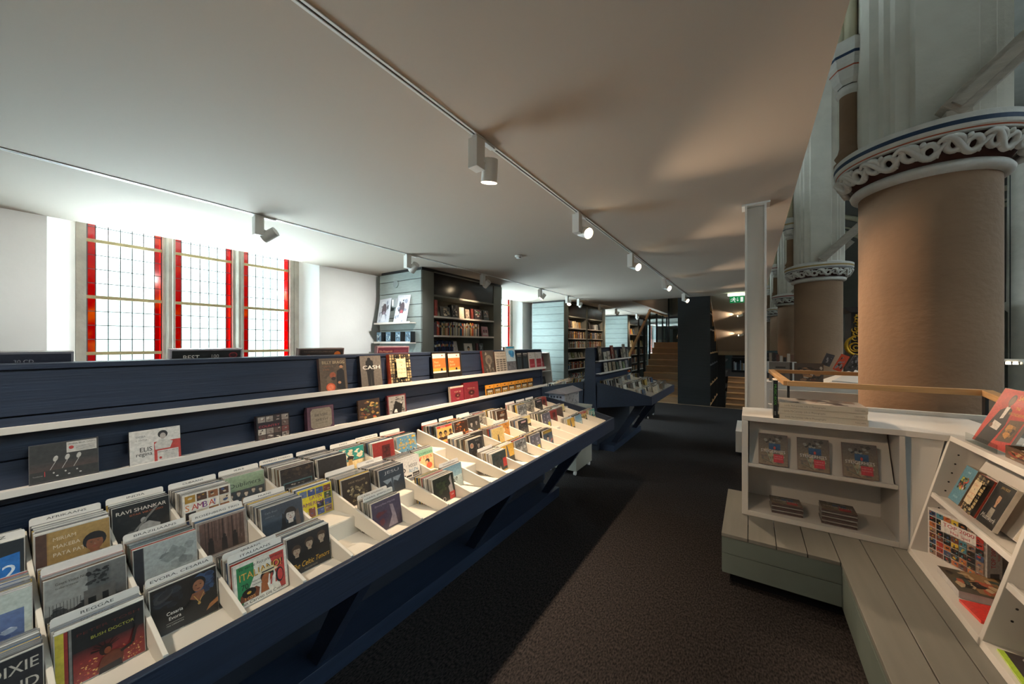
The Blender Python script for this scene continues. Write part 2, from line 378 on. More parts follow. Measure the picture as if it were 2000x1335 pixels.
# wall above the descending stair, with its oak beam
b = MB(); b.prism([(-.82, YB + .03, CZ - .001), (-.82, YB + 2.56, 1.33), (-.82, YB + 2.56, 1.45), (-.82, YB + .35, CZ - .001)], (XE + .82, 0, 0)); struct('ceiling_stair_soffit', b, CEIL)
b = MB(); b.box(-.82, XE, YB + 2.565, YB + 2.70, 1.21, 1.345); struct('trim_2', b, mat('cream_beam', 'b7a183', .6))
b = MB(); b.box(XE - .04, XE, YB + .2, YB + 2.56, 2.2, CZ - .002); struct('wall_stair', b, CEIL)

# ---------------------------------------------------------------- leaded windows
def window(n, yc, z0=0.92, z1=3.9):
    root = tag(bpy.data.objects.new('window_%d' % n, None), kind='structure'); scn.collection.objects.link(root); root.location = (-5.68, yc, z0)
    s = MB(); X0 = -5.80; X1 = -5.66
    s.box(X0, X1, yc - 1.075, yc - 1.005, z0 - .02, z1); s.box(X0, X1, yc + 1.005, yc + 1.075, z0 - .02, z1)
    mull = [(yc - .41, yc - .325), (yc + .262, yc + .348)]
    lights = [(yc - 1.005, yc - .41), (yc - .325, yc + .262), (yc + .348, yc + 1.005)]
    lights = [(yc - 1.0, yc - .43), (yc - .32, yc + .245), (yc + .37, yc + .95)]
    s.box(X0, X1, lights[0][1], lights[1][0], z0 - .02, z1); s.box(X0, X1, lights[1][1], lights[2][0], z0 - .02, z1)
    s.box(X0, X1, lights[2][1], yc + 1.01, z0 - .02, z1); s.box(X0, X1, yc - 1.075, yc + 1.075, z0 - .04, z0 + .02)
    for (a0, a1) in ((lights[0][1], lights[1][0]), (lights[1][1], lights[2][0])):      # chamfered mullion noses
        s.prism([(X1, a0 + .02, z0), (X1 + .05, (a0 + a1) / 2 - .015, z0), (X1 + .05, (a0 + a1) / 2 + .015, z0), (X1, a1 - .02, z0)], (0, 0, z1 - z0))
    s.build('stone_frame', STONE, root)
    xg = -5.705
    for a0, a1 in lights:
        rw = .062; g = MB(); g.box(xg - .003, xg, a0 + rw, a1 - rw, z0, z1); p = g.build('clear_panes', CLEAR, root)
        g = MB(); g.box(xg - .003, xg, a0, a0 + rw, z0, z1); g.box(xg - .003, xg, a1 - rw, a1, z0, z1); tag(g.build('red_border_panes', RED, root), 'red stained border glass')
        L = MB(); zz = z0
        cols = 5; cw = (a1 - a0 - 2 * rw) / cols
        for k in range(cols + 1): y = a0 + rw + k * cw; L.box(xg - .006, xg + .006, y - .0035, y + .0035, z0, z1)
        for y in (a0 + .004, a1 - .004): L.box(xg - .006, xg + .006, y - .004, y + .004, z0, z1)
        z = 1.465 - 0.585
        bars = []
        while z < z1:
            bars.append(z)
            for q in range(1, 4):
                h = z + q * .585 / 4
                if z0 < h < z1: L.box(xg - .006, xg + .006, a0, a1, h - .0035, h + .0035)
            z += .585
        L.build('lead_cames', LEAD, root)
        for z in bars:
            if z0 < z < z1:
                B = MB(); B.box(xg + .006, xg + .02, a0 - .01, a1 + .01, z - .017, z + .017)
                for q in (.08, .5, .92): y = a0 + (a1 - a0) * q; B.cyl((xg + .02, y, z), (xg + .026, y, z), .008, n=8)
                B.build('saddle_bar', IRON, root)
for i, yc in enumerate(WIN_Y): window(i + 1, yc)

# ---------------------------------------------------------------- stairs up
RISE = .178; RUN = .275; Y0S = 10.38
st = thing('staircase', (-2.14, Y0S, 0), 'oak boarded staircase rising between the black block and the glass balustrade', 'staircase')
for i in range(9):
    m = MB(); y = Y0S + i * RUN; z = (i + 1) * RISE
    m.box(-2.66, -1.575, y, y + (RUN if i < 8 else 3.0), max(-.2, z - RISE - .04), z - .025); m.build('riser_board', OAKS, st)
    m = MB(); m.box(-2.66, -1.575, y - .02, y + (RUN if i < 8 else 3.0), z - .025, z); m.build('tread', OAK, st)
bal = thing('balustrade', (-2.70, 10.5, 0), 'black post and glass balustrade with oak handrail left of the stairs going up', 'balustrade')
def post(x, y, z0, z1, s=.045):
    m = MB(); m.box(x - s / 2, x + s / 2, y - s / 2, y + s / 2, z0, z1); return m.build('post', BLACK, bal)
for y, z0, z1 in ((9.9, 0, 1.28), (10.75, 0, 1.85), (11.45, 0, 2.3), (12.12, 0, 2.64)): post(-2.70, y, z0, z1, .06)
m = MB(); m.bar((-2.68, 9.45, 1.10), (-2.68, 12.15, 2.64), .05, .07); m.build('handrail', OAK, bal)
m = MB(); m.bar((-2.68, 12.15, 2.62), (-2.68, 15.0, 2.62), .05, .05); m.build('handrail', OAK, bal)
m = MB(); m.prism([(-2.70, 9.95, .05), (-2.70, 12.1, .05), (-2.70, 12.1, 2.5), (-2.70, 9.95, 1.2)], (.01, 0, 0)); m.build('glass_pane', RAILGLASS, bal)
for y in (13.2, 14.2, 15.0): post(-2.70, y, 1.5, 2.62, .05)
m = MB(); m.box(-2.71, -2.70, 12.2, 15, 1.7, 2.55); m.build('glass_pane', RAILGLASS, bal)
part_ = thing('glass_screen', (-2.1, 15.2, 1.6), 'black framed glass screen at the head of the stairs', 'glass screen')
m = MB()
for x in (-2.66, -2.3, -1.95, -1.6): m.box(x - .025, x + .025, 15.15, 15.2, 1.602, 4.3)
m.box(-2.66, -1.6, 15.15, 15.2, 2.55, 2.6); m.build('frame', BLACK, part_)
m = MB(); m.box(-2.64, -1.6, 15.17, 15.18, 1.61, 4.28); m.build('glass', RAILGLASS, part_)
bal2 = thing('handrail', (-1.62, 9.9, 0), 'oak handrail on black posts against the black block', 'handrail')
m = MB(); m.bar((-1.66, 10.75, 1.72), (-1.66, 12.6, 2.66), .04, .055); m.build('rail', OAK, bal2)
for y, z0, z1 in ((12.5, 1.602, 2.65), (11.6, .9, 2.15)): m = MB(); m.box(-1.685, -1.635, y - .025, y + .025, z0, z1); m.build('post', BLACK, bal2)

# ---------------------------------------------------------------- black block beside the stairs, open shelves on its right side
blk = thing('black_shelf_block', (-1.2, YB + .1, 0), 'tall black boarded block with open shelves in its right side, between the two stairs', 'shelf block')
m = MB(); m.prism([(-1.568, YB, 0.006), (-.83, YB, 0.006), (-.83, YB, 2.748), (-1.568, YB, 2.748)], (0, .06, 0)); m.build('front_panel', BLOCK, blk)
m = MB(); m.box(-1.568, -1.54, YB + .06, 13.0, -.5, 2.74); m.build('side_panel', BLOCK, blk)
m = MB(); m.box(-1.54, -1.1, YB + .06, 12.7, -.5, 2.74); m.build('core', BLOCK, blk)
def edge_z(y): return 2.75 - (y - YB) * (2.75 - 1.254) / (12.78 - YB)
m = MB(); m.bar((-.85, YB + .08, 2.72), (-.85, 12.75, 1.27), .05, .04, up=(1, 0, 0)); m.build('sloping_edge', OAK, blk)
for y in (YB + .55, YB + 1.2, YB + 1.9, YB + 2.5):
    m = MB(); m.box(-1.1, -.83, y - .02, y + .02, -.3, edge_z(y) - .02); m.build('upright', BLOCK, blk)
for z in (.0, .5, 1.0, 1.30, 1.9, 2.3):
    ye = min(12.75, YB + (2.75 - z) * (12.78 - YB) / (2.75 - 1.254) - .05) if z > 1.3 else 12.75
    m = MB(); m.box(-1.1, -.832, YB + .06, ye, z, z + .035); m.build('shelf', OAK if z in (0, .5, 1.3) else mat('grey_shelf', '55565a', .5), blk)
bk = thing('black_bookcase', (-.8, 13.2, 0), 'dark bookcase standing beyond the oak beam over the stairwell', 'bookcase')
m = MB(); m.box(-.98, -.64, 13.0, 13.04, -.5, 1.30); m.build('end_panel', BLOCK, bk)
for z in (-.3, .15, .6, 1.0, 1.27): m = MB(); m.box(-.98, -.64, 13.04, 14.6, z, z + .03); m.build('shelf', BLOCK, bk)
m = MB(); m.box(-.98, -.95, 13.04, 14.6, -.5, 1.3); m.build('back', BLOCK, bk)
# stair going down and up again behind the beam
dn = thing('lower_staircase', (-.1, 13.2, -.5), 'warm lit oak staircase seen under the beam, rising beyond the stairwell', 'staircase')
for i in range(6):
    m = MB(); y = 12.9 + i * .28; z = -.45 + (i + 1) * .145; m.box(-.63, .9, y, y + .3, z - .3, z - .02); m.build('riser_board', OAKS, dn)
    m = MB(); m.box(-.63, .9, y - .02, y + .3, z - .02, z); m.build('tread', OAK, dn)
b = MB(); b.box(-1.5, 1.3, 14.6, 21, -.1, .418); struct('floor_landing', b, CARPET)
b = MB(); b.box(-1.6, .95, YB, 12.9, -2.3, -2.2); struct('floor_stairwell', b, OAKS)
lib = thing('low_bookshelf', (0, 17, .42), 'low dark shelf with pale book spines on the landing beyond the stairs', 'bookshelf')
m = MB(); m.box(-.6, .9, 16.9, 17.3, .42, .5); m.box(-.6, .9, 16.9, 17.3, .95, 1.0); m.box(-.6, .9, 17.25, 17.3, .42, 1.2); m.box(-.62, -.58, 16.9, 17.3, .42, 1.0); m.build('carcass', BLACK, lib)
R = random.Random(3)
for i in range(26):
    m = MB().col(R.choice(['8a98a8', 'b8bcc0', '59636e', 'a0876a', '3c4652'])); x = -.55 + i * .054; m.box(x, x + .04, 16.95, 17.2, .502, .502 + R.uniform(.25, .4))
    tag(m.build('book', CASE), 'book in the row on the low dark shelf beyond the stairs', 'book', 'books beyond the stairs')
tag(MB().box(-1.5, 1.4, 19.0, 19.1, .42, 1.25).build('partition_screen', mat('teal_screen', '3b4a4c', .6)), 'dull green low screen behind the shelf beyond the stairs', 'screen')

# ---------------------------------------------------------------- white steel column
pst = thing('steel_column', (.04, 3.72, 0), 'white steel H-column rising to the ceiling behind the white shelf unit', 'column')
m = MB(); m.box(-.037, -.022, 3.66, 3.80, .0, 2.748); m.build('flange', METALW, pst)
m = MB(); m.box(.100, .115, 3.66, 3.80, .0, 2.748); m.build('flange', METALW, pst)
m = MB(); m.box(-.022, .100, 3.725, 3.735, .0, 2.748); m.build('web', METALW, pst)
m = MB(); m.box(-.06, .14, 3.65, 3.81, 2.735, 2.749); m.build('head_plate', METALW, pst)
# ---------------------------------------------------------------- exit sign
ex = thing('exit_sign', (-.28, 9.9, 2.6), 'green emergency exit sign with white running figure under its light bar by the stairwell wall', 'exit sign')
m = MB(); m.box(-.44, -.10, 9.88, 9.95, 2.68, 2.73); m.build('light_bar', mat('sign_tube', 'ffffff', .4, emit='e8ffe0', estr=5.0), ex)
m = MB(); m.box(-.28, -.26, 9.905, 9.925, 2.72, 2.749); m.build('bracket', METALW, ex)
gm = mat('sign_green', '0c7a45', .4, emit='0c7a45', estr=.5); wm = mat('sign_white', 'ffffff', .4, emit='ffffff', estr=.7)
m = MB(); m.box(-.40, -.11, 9.905, 9.915, 2.515, 2.66); m.build('panel', gm, ex)
A = Art(.29, .145, '0c7a45')
wh = 'f4fff6'
A.ell(.30, .80, .045, .085, wh); A.poly([(.18, .62), (.30, .72), (.34, .50), (.24, .42)], wh); A.line([(.30, .68), (.40, .56), (.46, .62)], .07, wh); A.line([(.22, .66), (.12, .60), (.08, .48)], .07, wh)
A.line([(.30, .45), (.37, .34), (.33, .16), (.40, .13)], .085, wh); A.line([(.26, .45), (.20, .30), (.06, .26)], .085, wh)
A.rect(.53, .40, .56, .82, wh); A.poly([(.47, .42), (.545, .2), (.62, .42)], wh); A.rect(.74, .14, .92, .86, wh)
o = A.build('pictogram', ex, m=mat_print('lit_print', .4, 0, 0.0)); o.matrix_parent_inverse = Matrix.Translation(-ex.location); o.matrix_basis = frame((-.255, 9.904, 2.516), (1, 0, 0), (0, 0, 1))
nn = MATS['lit_print'].node_tree; a_ = [q for q in nn.nodes if q.type == 'ATTRIBUTE'][0]; pb = nn.nodes['Principled BSDF']; nn.links.new(a_.outputs['Color'], pb.inputs['Emission Color']); pb.inputs['Emission Strength'].default_value = .6
# smoke detector
sd = thing('smoke_detector', (-1.9, 3.75, CZ), 'small round white smoke detector on the ceiling between the tracks', 'smoke detector')
m = MB(); m.cyl((-2.6, 4.1, CZ - .002), (-2.6, 4.1, CZ - .02), .05); m.build('base', METALW, sd)
m = MB(); m.cyl((-2.6, 4.1, CZ - .02), (-2.6, 4.1, CZ - .04), .035, .028); m.build('sensor', METALW, sd)
sd.location = (-2.6, 4.1, CZ)
for c in sd.children: c.matrix_parent_inverse = Matrix.Translation((2.6, -4.1, -CZ))
# ================================================================ GONDOLAS
XC = -1.97
P0 = .1558
def tier_geo(j):      # x of back riser, x of front, z at back, z at front
    return [(-1.345, -1.118, .798, .820), (-1.585, -1.345, .846, .868), (-1.845, -1.585, .895, .918)][j]
def gondola(y0, y1, cuts, label, name='record_gondola', mirror_full=False):
    g = thing(name, (XC, (y0 + y1) / 2, 0), label, 'display gondola')
    seams = [.55, .68, .81, .945, 1.079, 1.212, 1.345, 1.487]
    def fx(z): return XC + .085 - (z - .55) * .02 / .95
    def rx(z): return 2 * XC - fx(z)
    m = MB()
    for a, c in zip(seams[:-1], seams[1:]):
        c2 = c - .006; m.prism([(fx(a), y0 + .03, a), (fx(c2), y0 + .03, c2), (rx(c2), y0 + .03, c2), (rx(a), y0 + .03, a)], (0, y1 - y0 - .06, 0))
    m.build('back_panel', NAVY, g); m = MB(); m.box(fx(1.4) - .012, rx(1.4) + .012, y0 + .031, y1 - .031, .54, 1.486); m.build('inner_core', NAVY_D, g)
    m = MB(); m.box(fx(1.487) - .002, rx(1.487) + .002, y0, y1, 1.487, 1.505); m.build('cap_board', NAVY, g, bevel=.002)
    for ya in (y0, y1 - .03):
        m = MB(); m.prism([(-1.863, ya, .09), (fx(.55) + .012, ya, .62), (fx(1.487) + .004, ya, 1.4865), (rx(1.487) - .004, ya, 1.4865), (rx(.55) - .012, ya, .62), (2 * XC + 1.863, ya, .09)], (0, .03, 0)); m.build('end_panel', NAVY, g, bevel=.002)
    for z, xf in ((1.302, -1.838), (1.117, -1.822)):
        m = MB(); m.prism([(fx(z) - .005, y0 + .031, z), (xf - .016, y0 + .031, z), (xf - .016, y0 + .031, z - .004), (xf, y0 + .031, z - .004), (xf, y0 + .031, z + .018), (xf - .010, y0 + .031, z + .018), (xf - .010, y0 + .031, z + .006), (fx(z) - .005, y0 + .031, z + .006)], (0, y1 - y0 + (-.05), 0)); m.build('ledge', WHITE, g, bevel=.001)
        m = MB(); m.box(rx(z) - .002, rx(z) + .045, y0 + .031, y1 - .031, z, z + .006); m.box(rx(z) + .035, rx(z) + .045, y0 + .031, y1 - .031, z + .006, z + .02); m.build('ledge', WHITE, g)
    for s in (0, 1):
        def fl(x): return x if s == 0 else 2 * XC - x
        xa, xb = sorted((fl(-1.1), fl(-1.122)))
        m = MB(); m.box(xa, xb, y0, y1, .735, .85); m.build('fascia', NAVY, g, bevel=.003)
        for ya in (y0, y1 - .022):
            m = MB(); m.prism([(fl(-1.122), ya, .735), (fl(-1.122), ya, .852), (fl(-1.40), ya, .918), (fl(-1.862), ya, 1.0), (fl(-1.862), ya, .63)], (0, .022, 0)); m.build('tray_end', NAVY, g, bevel=.002)
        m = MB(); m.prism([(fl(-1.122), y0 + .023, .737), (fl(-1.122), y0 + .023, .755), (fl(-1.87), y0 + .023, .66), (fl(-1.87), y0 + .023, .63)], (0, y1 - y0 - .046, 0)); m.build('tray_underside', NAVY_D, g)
        m = MB()
        for j in range(3):
            xb_, xf_, zb, zf = tier_geo(j)
            m.prism([(fl(xb_), y0 + .024, zb), (fl(xf_), y0 + .024, zf), (fl(xf_), y0 + .024, zf - .012), (fl(xb_), y0 + .024, zb - .012)], (0, y1 - y0 - .048, 0))
            if j: m.prism([(fl(xf_) - .003, y0 + .024, zf - .002), (fl(xf_) + .003, y0 + .024, zf - .002), (fl(xf_) + .003, y0 + .024, tier_geo(j - 1)[2] - .01), (fl(xf_) - .003, y0 + .024, tier_geo(j - 1)[2] - .01)], (0, y1 - y0 - .048, 0))
        m.build('tray', TRAY, g)
        cs = cuts if s == 0 else cuts[::3]
        for y, th in cs:
            m = MB(); m.prism([(fl(-1.124), y - th / 2, .80), (fl(-1.124), y - th / 2, .853), (fl(-1.845), y - th / 2, .998), (fl(-1.845), y - th / 2, .885)], (0, th, 0)); m.build('divider', TRAY, g, bevel=.0015 if y < 3 else 0)
        n = max(2, round((y1 - y0) / 1.25)); xs = [y0 + .3 + (y1 - y0 - .6) * i / (n - 1) for i in range(n)]
        if y0 < 0: xs = [-.25, .92, 2.05, 3.2]
        for y in xs:
            m = MB(); m.prism([(fl(-1.66), y - .03, .09), (fl(-1.74), y - .03, .09), (fl(-1.36), y - .03, .71), (fl(-1.22), y - .03, .725)], (0, .06, 0)); m.build('strut', NAVY, g)
        m = MB(); xa, xb = sorted((fl(-1.64), fl(-1.86))); m.box(xa, xb, y0 + .1, y1 - .1, .001, .09); m.build('base_board', NAVY, g, bevel=.002)
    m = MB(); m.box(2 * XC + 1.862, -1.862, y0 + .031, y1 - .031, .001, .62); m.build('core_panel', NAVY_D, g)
    return g
YK = lambda k: .255 + P0 * k      # right divider of column k
cuts1 = [(YK(k), .010) for k in range(-5, 9)] + [(YK(9), .014)]
M2 = [YK(9) + (2.616 - YK(9)) * i / 6 for i in range(7)]; M3 = [2.616 + (3.45 - 2.616) * i / 5 for i in range(6)]
cuts1 += [(y, .010) for y in M2[1:6]] + [(M2[6], .014)] + [(y, .010) for y in M3[1:5]]
gondola(-.60, 3.474, cuts1, 'long navy wooden record gondola with cream divided trays filling the left foreground')
G2A, G2B = 5.07, 6.80
cuts2 = [(G2A + .16 * i + .06, .010) for i in range(1, 11)]
gondola(G2A, G2B, cuts2, 'shorter navy record gondola standing further back towards the stairs')

# ================================================================ DISCS AND CARDS IN THE TRAYS
LEAN = math.radians(10)
def disc_mx(j, x, y, dz=0.0, dl=0.0):
    xb, xf, zb, zf = tier_geo(j); z = zb + (x - xb) * (zf - zb) / (xf - xb)
    return frame((x, y, z + .0015 + dz), (0, 1, 0), (-math.sin(LEAN + dl), 0, math.cos(LEAN + dl)))
CW, CH, CT = .141, .122, .0102
EDGE = ['b9b4aa', '8f8a82', '3a3634', '5a5450', 'cfc9bd', '2a2726', '77706a', '9a3a2e', '3d5570', 'b89a4a', 'a49c90', '4c5a52', 'd8d4cc', '20201f', 'c4bdae', '6b5340']
PROTO = []
for i, e in enumerate(EDGE):
    m = MB().col(e); m.box(-CW / 2, CW / 2, 0, CH, -CT * .42, 0)
    m.col(['8e8b86', '4e4c4a', 'a9a6a0', '66625e', '3a3836'][i % 5]); m.box(-CW / 2, CW / 2, 0, CH + .0006, -CT * .98, -CT * .42)
    o = m.build('cd_case', CASE); PROTO.append(o); o.hide_render = False
USED = set()
def place_case(mx, i, label, group):
    if i not in USED:
        USED.add(i); o = PROTO[i]; o.matrix_world = mx; return tag(o, label, 'CD', group)
    return dup(PROTO[i], mx, label, group) if PROTO[i].get('category') else None
def divider_card(mx, words, label, h=.143):
    m = MB().col('d9d4cb'); w = .143 / 2; r = .006
    pts = [(-w, 0, 0), (w, 0, 0), (w, h - r, 0), (w - r * .3, h - r * .3, 0), (w - r, h, 0), (-w + r, h, 0), (-w + r * .3, h - r * .3, 0), (-w, h - r, 0)]
    m.prism([(p[0], p[1], -.0016) for p in pts], (0, 0, .0015)); o = m.build('divider_card', PAPER); o.matrix_world = mx; tag(o, label, 'divider card')
    if words:
        A = Art(.143, h, 'd9d4cb', z=.0001); A.m.bm.free(); A.m = MB(); A.text(words, .5, .905, .066, '26221f', 'c', width=min(.9, .062 * len(words)))
        A.build('lettering', o, m=PAPER)
    return o
# ---- printed fronts
def base(c, **k): return Art(CW, CH, c, **k)
D = {}
def d_tosh(A):
    A.rect(0, 0, .09, 1, 'b8a83c'); A.rect(.09, 0, .13, 1, '8a2f2a'); A.rect(.14, 0, .17, 1, '70706c')
    A.rect(.18, 0, 1, .35, '8a2f2c', '7a2a28'); A.rect(.18, .35, 1, .55, '7a2a28', '3a1a1a'); A.mess(3, ['a8663a', 'd08a48', 'e0b070', 'c04a34', '7a2f22'], 120, (.18, 0, 1, .34), .008, .022)
    A.ell(.53, .40, .075, .10, '2a120c'); 
    R = random.Random(5)
    for i in range(14): t = R.uniform(.3, 3.2); A.line([(.53, .42), (.53 + .17 * math.cos(t), .42 + .17 * math.sin(t))], .014, '1c0d0a')
    A.ell(.55, .37, .04, .06, '7a3c22'); A.poly([(.42, .05), (.72, .04), (.74, .28), (.60, .34), (.48, .26)], '5e2a18'); A.poly([(.44, 0), (.72, 0), (.70, .12), (.46, .10)], '1c1414')
    A.line([(.70, .24), (.84, .30), (.88, .52), (.91, .58)], .05, '241310')
    A.text('PETER TOSH', .58, .84, .07, '5a2420', 'c', width=.72); A.text('BUSH DOCTOR', .62, .70, .075, 'a8a848', 'c', width=.50)
def d_evora(A):
    A.mess(9, ['24262e', '2c3038', '1c1e24'], 20, (.0, .5, .5, 1), .05, .14); A.mess(4, ['27374e', '324a6a', '22304a'], 30, (.6, .45, 1, 1), .04, .14)
    A.ell(.18, .80, .16, .09, '3a3a3c', rot=.6); A.ell(.20, .83, .12, .06, '232529', rot=.6)
    A.poly([(.45, 0), (1, 0), (1, .35), (.85, .52), (.6, .50), (.48, .35)], '12110f'); A.ell(.68, .78, .14, .15, '120e0c'); A.ell(.70, .73, .09, .125, '8a5a40'); A.poly([(.60, .60), (.78, .60), (.80, .48), (.70, .40), (.56, .50)], '7a4c34')
    A.line([(.62, .54), (.70, .36), (.78, .54)], .014, 'b08a4c'); A.ell(.70, .34, .025, .03, 'b08a4c')
    for e in (.665, .735): A.ell(e, .75, .018, .008, '1c1210', 8)
    A.ell(.70, .665, .03, .012, '5a2a22', 8); A.poly([(.8, .1), (1, .2), (1, .3), (.86, .22)], '9a6438')
    A.text('Cesaria', .33, .37, .10, 'd8d4cc', 'c', bold=.01); A.text('Evora', .33, .26, .10, 'd8d4cc', 'c', bold=.01); A.line([(.2, .2), (.46, .2)], .006, 'b0aca4'); A.text('MAE CARINHOSA', .33, .14, .04, 'a8a49c', 'c')
def d_ital(A):
    A.rect(0, 0, 1, 1, 'ddd6c8'); A.rect(.05, .06, .36, .94, '2c7a48'); A.poly([(.05, .06), (.13, .06), (.36, .62), (.36, .94), (.05, .94)], '2f8050'); A.poly([(.13, .06), (.36, .06), (.36, .62)], 'ddd6c8')
    A.poly([(.66, .94), (.95, .94), (.95, .06), (.86, .06)], 'b8413c'); A.text('ITALIANO!', .5, .60, .24, '201a16', 'c', bold=.012, width=.82); A.text('ITALIANO!', .49, .61, .23, 'd8a850', 'c', bold=.006, width=.79)
    A.text('Vic van de Reijt presenteert', .5, .85, .10, '1c1a18', 'c', shear=.2, width=.84); A.text('70', .12, .40, .17, '1e1a18', bold=.012); A.text('Italiaanse', .32, .48, .055, '2a2624'); A.text('Favorieten', .32, .40, .055, '2a2624')
    A.poly([(.08, .12), (.42, .12), (.45, .30), (.38, .37), (.10, .28)], '6a3a24'); A.ell(.25, .29, .13, .10, '1a1614'); A.ell(.25, .29, .04, .03, 'c8a03c'); A.text("3 CD'S", .26, .14, .09, 'e0a060', 'c', bold=.008)
    A.ell(.60, .50, .13, .14, '1c1412'); A.ell(.58, .43, .095, .13, '9a5a34'); A.ell(.62, .60, .20, .045, 'd8c8a0', rot=-.15); A.ell(.62, .64, .12, .05, 'd8c8a0'); A.rect(.5, .59, .74, .62, '26303a')
    A.poly([(.46, .14), (.62, .14), (.58, .36), (.48, .38)], '9a5a34')
    for i in range(6): A.poly([(.60 + i * .05, .24), (.625 + i * .05, .24), (.655 + i * .05, .50), (.63 + i * .05, .50)], 'b83a38' if i % 2 else 'e8e2d8')
    A.ell(.84, .38, .08, .18, '1c1c24'); A.ell(.85, .38, .055, .14, 'b83a38'); A.text('Van Caruso tot Conte', .5, .04, .10, '201c1a', 'c', bold=.008, width=.86)
def d_celt(A):
    A.rect(0, .5, 1, 1, '141618', '1c2024')
    for x, y, q in ((.20, .62, .14), (.50, .70, .14), (.80, .74, .14)): A.bust(x, y, q, 'a08c78', '40322a', '121212')
    A.text('The Celtic Tenors', .5, .16, .19, 'c89a34', 'c', shear=.25, width=.9); A.text('FEELS LIKE HOME', .5, .06, .05, '7a7468', 'c')
def d_makeba(A):
    A.rect(0, 0, .14, 1, '4a3226'); A.rect(.16, 0, 1, 1, '8a6a3a', '9a7c48'); A.text('MIRIAM', .22, .78, .12, 'c8b8a0'); A.text('MAKEBA', .22, .60, .12, 'c8b8a0'); A.text('PATA PATA', .22, .42, .12, 'c8b8a0')
    A.bust(.78, .5, .22, '7a4a30', '1a1414', '3a2a22')
def d_geert(A):
    A.rect(0, 0, 1, 1, '3c3c3c', '6a6a68'); A.rect(0, .3, .5, 1, '8c8c88'); A.mess(8, ['2a2a2a', '4a4a48', '3a3a3a'], 30, (0, 0, 1, .45)); A.mess(2, ['222222', '303030'], 30, (.45, .6, .8, .95), .02, .06); A.rect(.45, .1, .85, .55, '555350'); A.rect(.5, .1, .6, .38, '101010'); A.rect(.68, .25, .76, .4, '101010')
    for i in range(10): A.line([(.05 + i * .04, .2), (.05 + i * .04, .5)], .006, '202020')
    A.text('Geert Vinke Nooi', .12, .86, .07, '3a3632'); A.text('tusbersneeuw', .12, .78, .06, '3a3632')
def d_ravi(A):
    A.mess(12, ['141414', '1e1e1e', '242220'], 25, (0, 0, 1, 1)); A.text('RAVI SHANKAR', .5, .78, .14, 'd0c8bc', 'c', bold=.012, width=.88); A.text('SITAR VIRTUOSO', .58, .68, .07, 'a85a34', 'c', width=.6)
    A.ell(.52, .50, .055, .075, '8a8884'); A.poly([(.35, .05), (.80, .05), (.82, .30), (.62, .44), (.46, .38)], '8c8a86'); A.line([(.28, .15), (.78, .80)], .05, '6a6864'); A.ell(.30, .16, .11, .12, '55534f')
def d_braz(A): A.rect(0, 0, .14, 1, '24262c'); A.rect(.15, 0, 1, 1, '8f9492', '9aa09e'); A.mess(6, ['848a88', '7c8280', '979c9a', '6a6e6e'], 16, (.3, .1, 1, .9), .06, .2)
def d_samba(A):
    A.rect(0, 0, 1, 1, 'd8cfc0'); A.tiles(5, 4, 4, (.04, .04, .99, .99), ['4a3426', '8a5a3a', '2a2220', 'c8b8a0', '3a4a6a', 'a07a2c'], .12, skip=[(i, 2) for i in range(3)] + [(i, 1) for i in range(0)]); A.rect(.03, .50, .74, .74, 'd8cfc0')
    for i, (ch, c) in enumerate(zip('SAMBA!', ['c8702c', 'b8503a', '8a3a5a', '6a3a7a', 'b8503a', '3a3a8a'])): A.text(ch, .04 + i * .118, .53, .24, c, bold=.015)
def d_forest(A):
    A.rect(0, 0, 1, 1, '8a7e76'); A.rect(.05, .05, .95, .95, '42302a', '6a5248'); R = random.Random(2)
    for i in range(26): x = R.uniform(.07, .92); A.rect(x, R.uniform(.1, .4), x + .012, .94, R.choice(['2e201c', '7a6258', '3a2a24']))
    for x in (.25, .52, .74): A.ell(x, .46, .035, .05, '1e1614'); A.poly([(x - .06, .08), (x + .06, .08), (x + .05, .42), (x - .05, .42)], '1a1210')
def d_dubl(A):
    A.rect(0, .5, 1, 1, '6a7c64', '8a9c80'); A.rect(0, 0, 1, .5, '343a3e'); A.text('Dubliners', .5, .62, .2, '26302a', 'c', width=.8)
    for i in range(5): A.bust(.12 + i * .19, .36 + (i % 2) * .05, .085, 'a89a8a', '3a3430', '2a3036', False)
    A.poly([(.3, 0), (.5, 0), (.52, .2), (.4, .24)], '7a6450')
def d_frans(A):
    A.rect(0, 0, 1, 1, '2c3640', '3a4450'); A.bust(.68, .58, .20, 'b8b0a8', '1a1818', '1e2226'); A.poly([(.42, 0), (.56, 0), (.55, .62), (.48, .7)], '1c1c1e'); A.poly([(.82, 0), (.95, .1), (.88, .7), (.80, .6)], '544a44'); A.text('Carla Bruni', .08, .82, .08, '7c868e'); A.text("comme si", .08, .70, .07, '6c767e')
def d_trophy(A): A.mess(15, ['2a221c', '3a2e24', '4a3a2c', '1e1814'], 40, (0, .5, 1, 1)); A.rect(.06, .0, .92, .50, '3f5c5c'); A.rect(.09, 0, .89, .47, '2a2624'); A.mess(5, ['8a8276', '5a5248', 'a89c8c'], 26, (.2, .0, .8, .44), .02, .07)
def d_latin(A):
    A.rect(0, 0, 1, 1, 'c8b828'); P = ['3a4a7a', '6a3a34', 'b8aa94', '3a4a34', '24242a', '8a6a5a', '5a6a8a']
    A.tiles(7, 4, 4, (.05, .03, .99, .97), P, .1, skip=[(0, 2), (1, 2), (2, 2), (0, 1), (1, 1)]); A.text('LATIN', .5, .60, .17, '6a3a6a', 'c', bold=.012); A.text('AMERICA', .42, .42, .17, '6a3a6a', 'c', bold=.012, width=.66); A.tiles(4, 1, 1, (.28, .03, .48, .38), P)
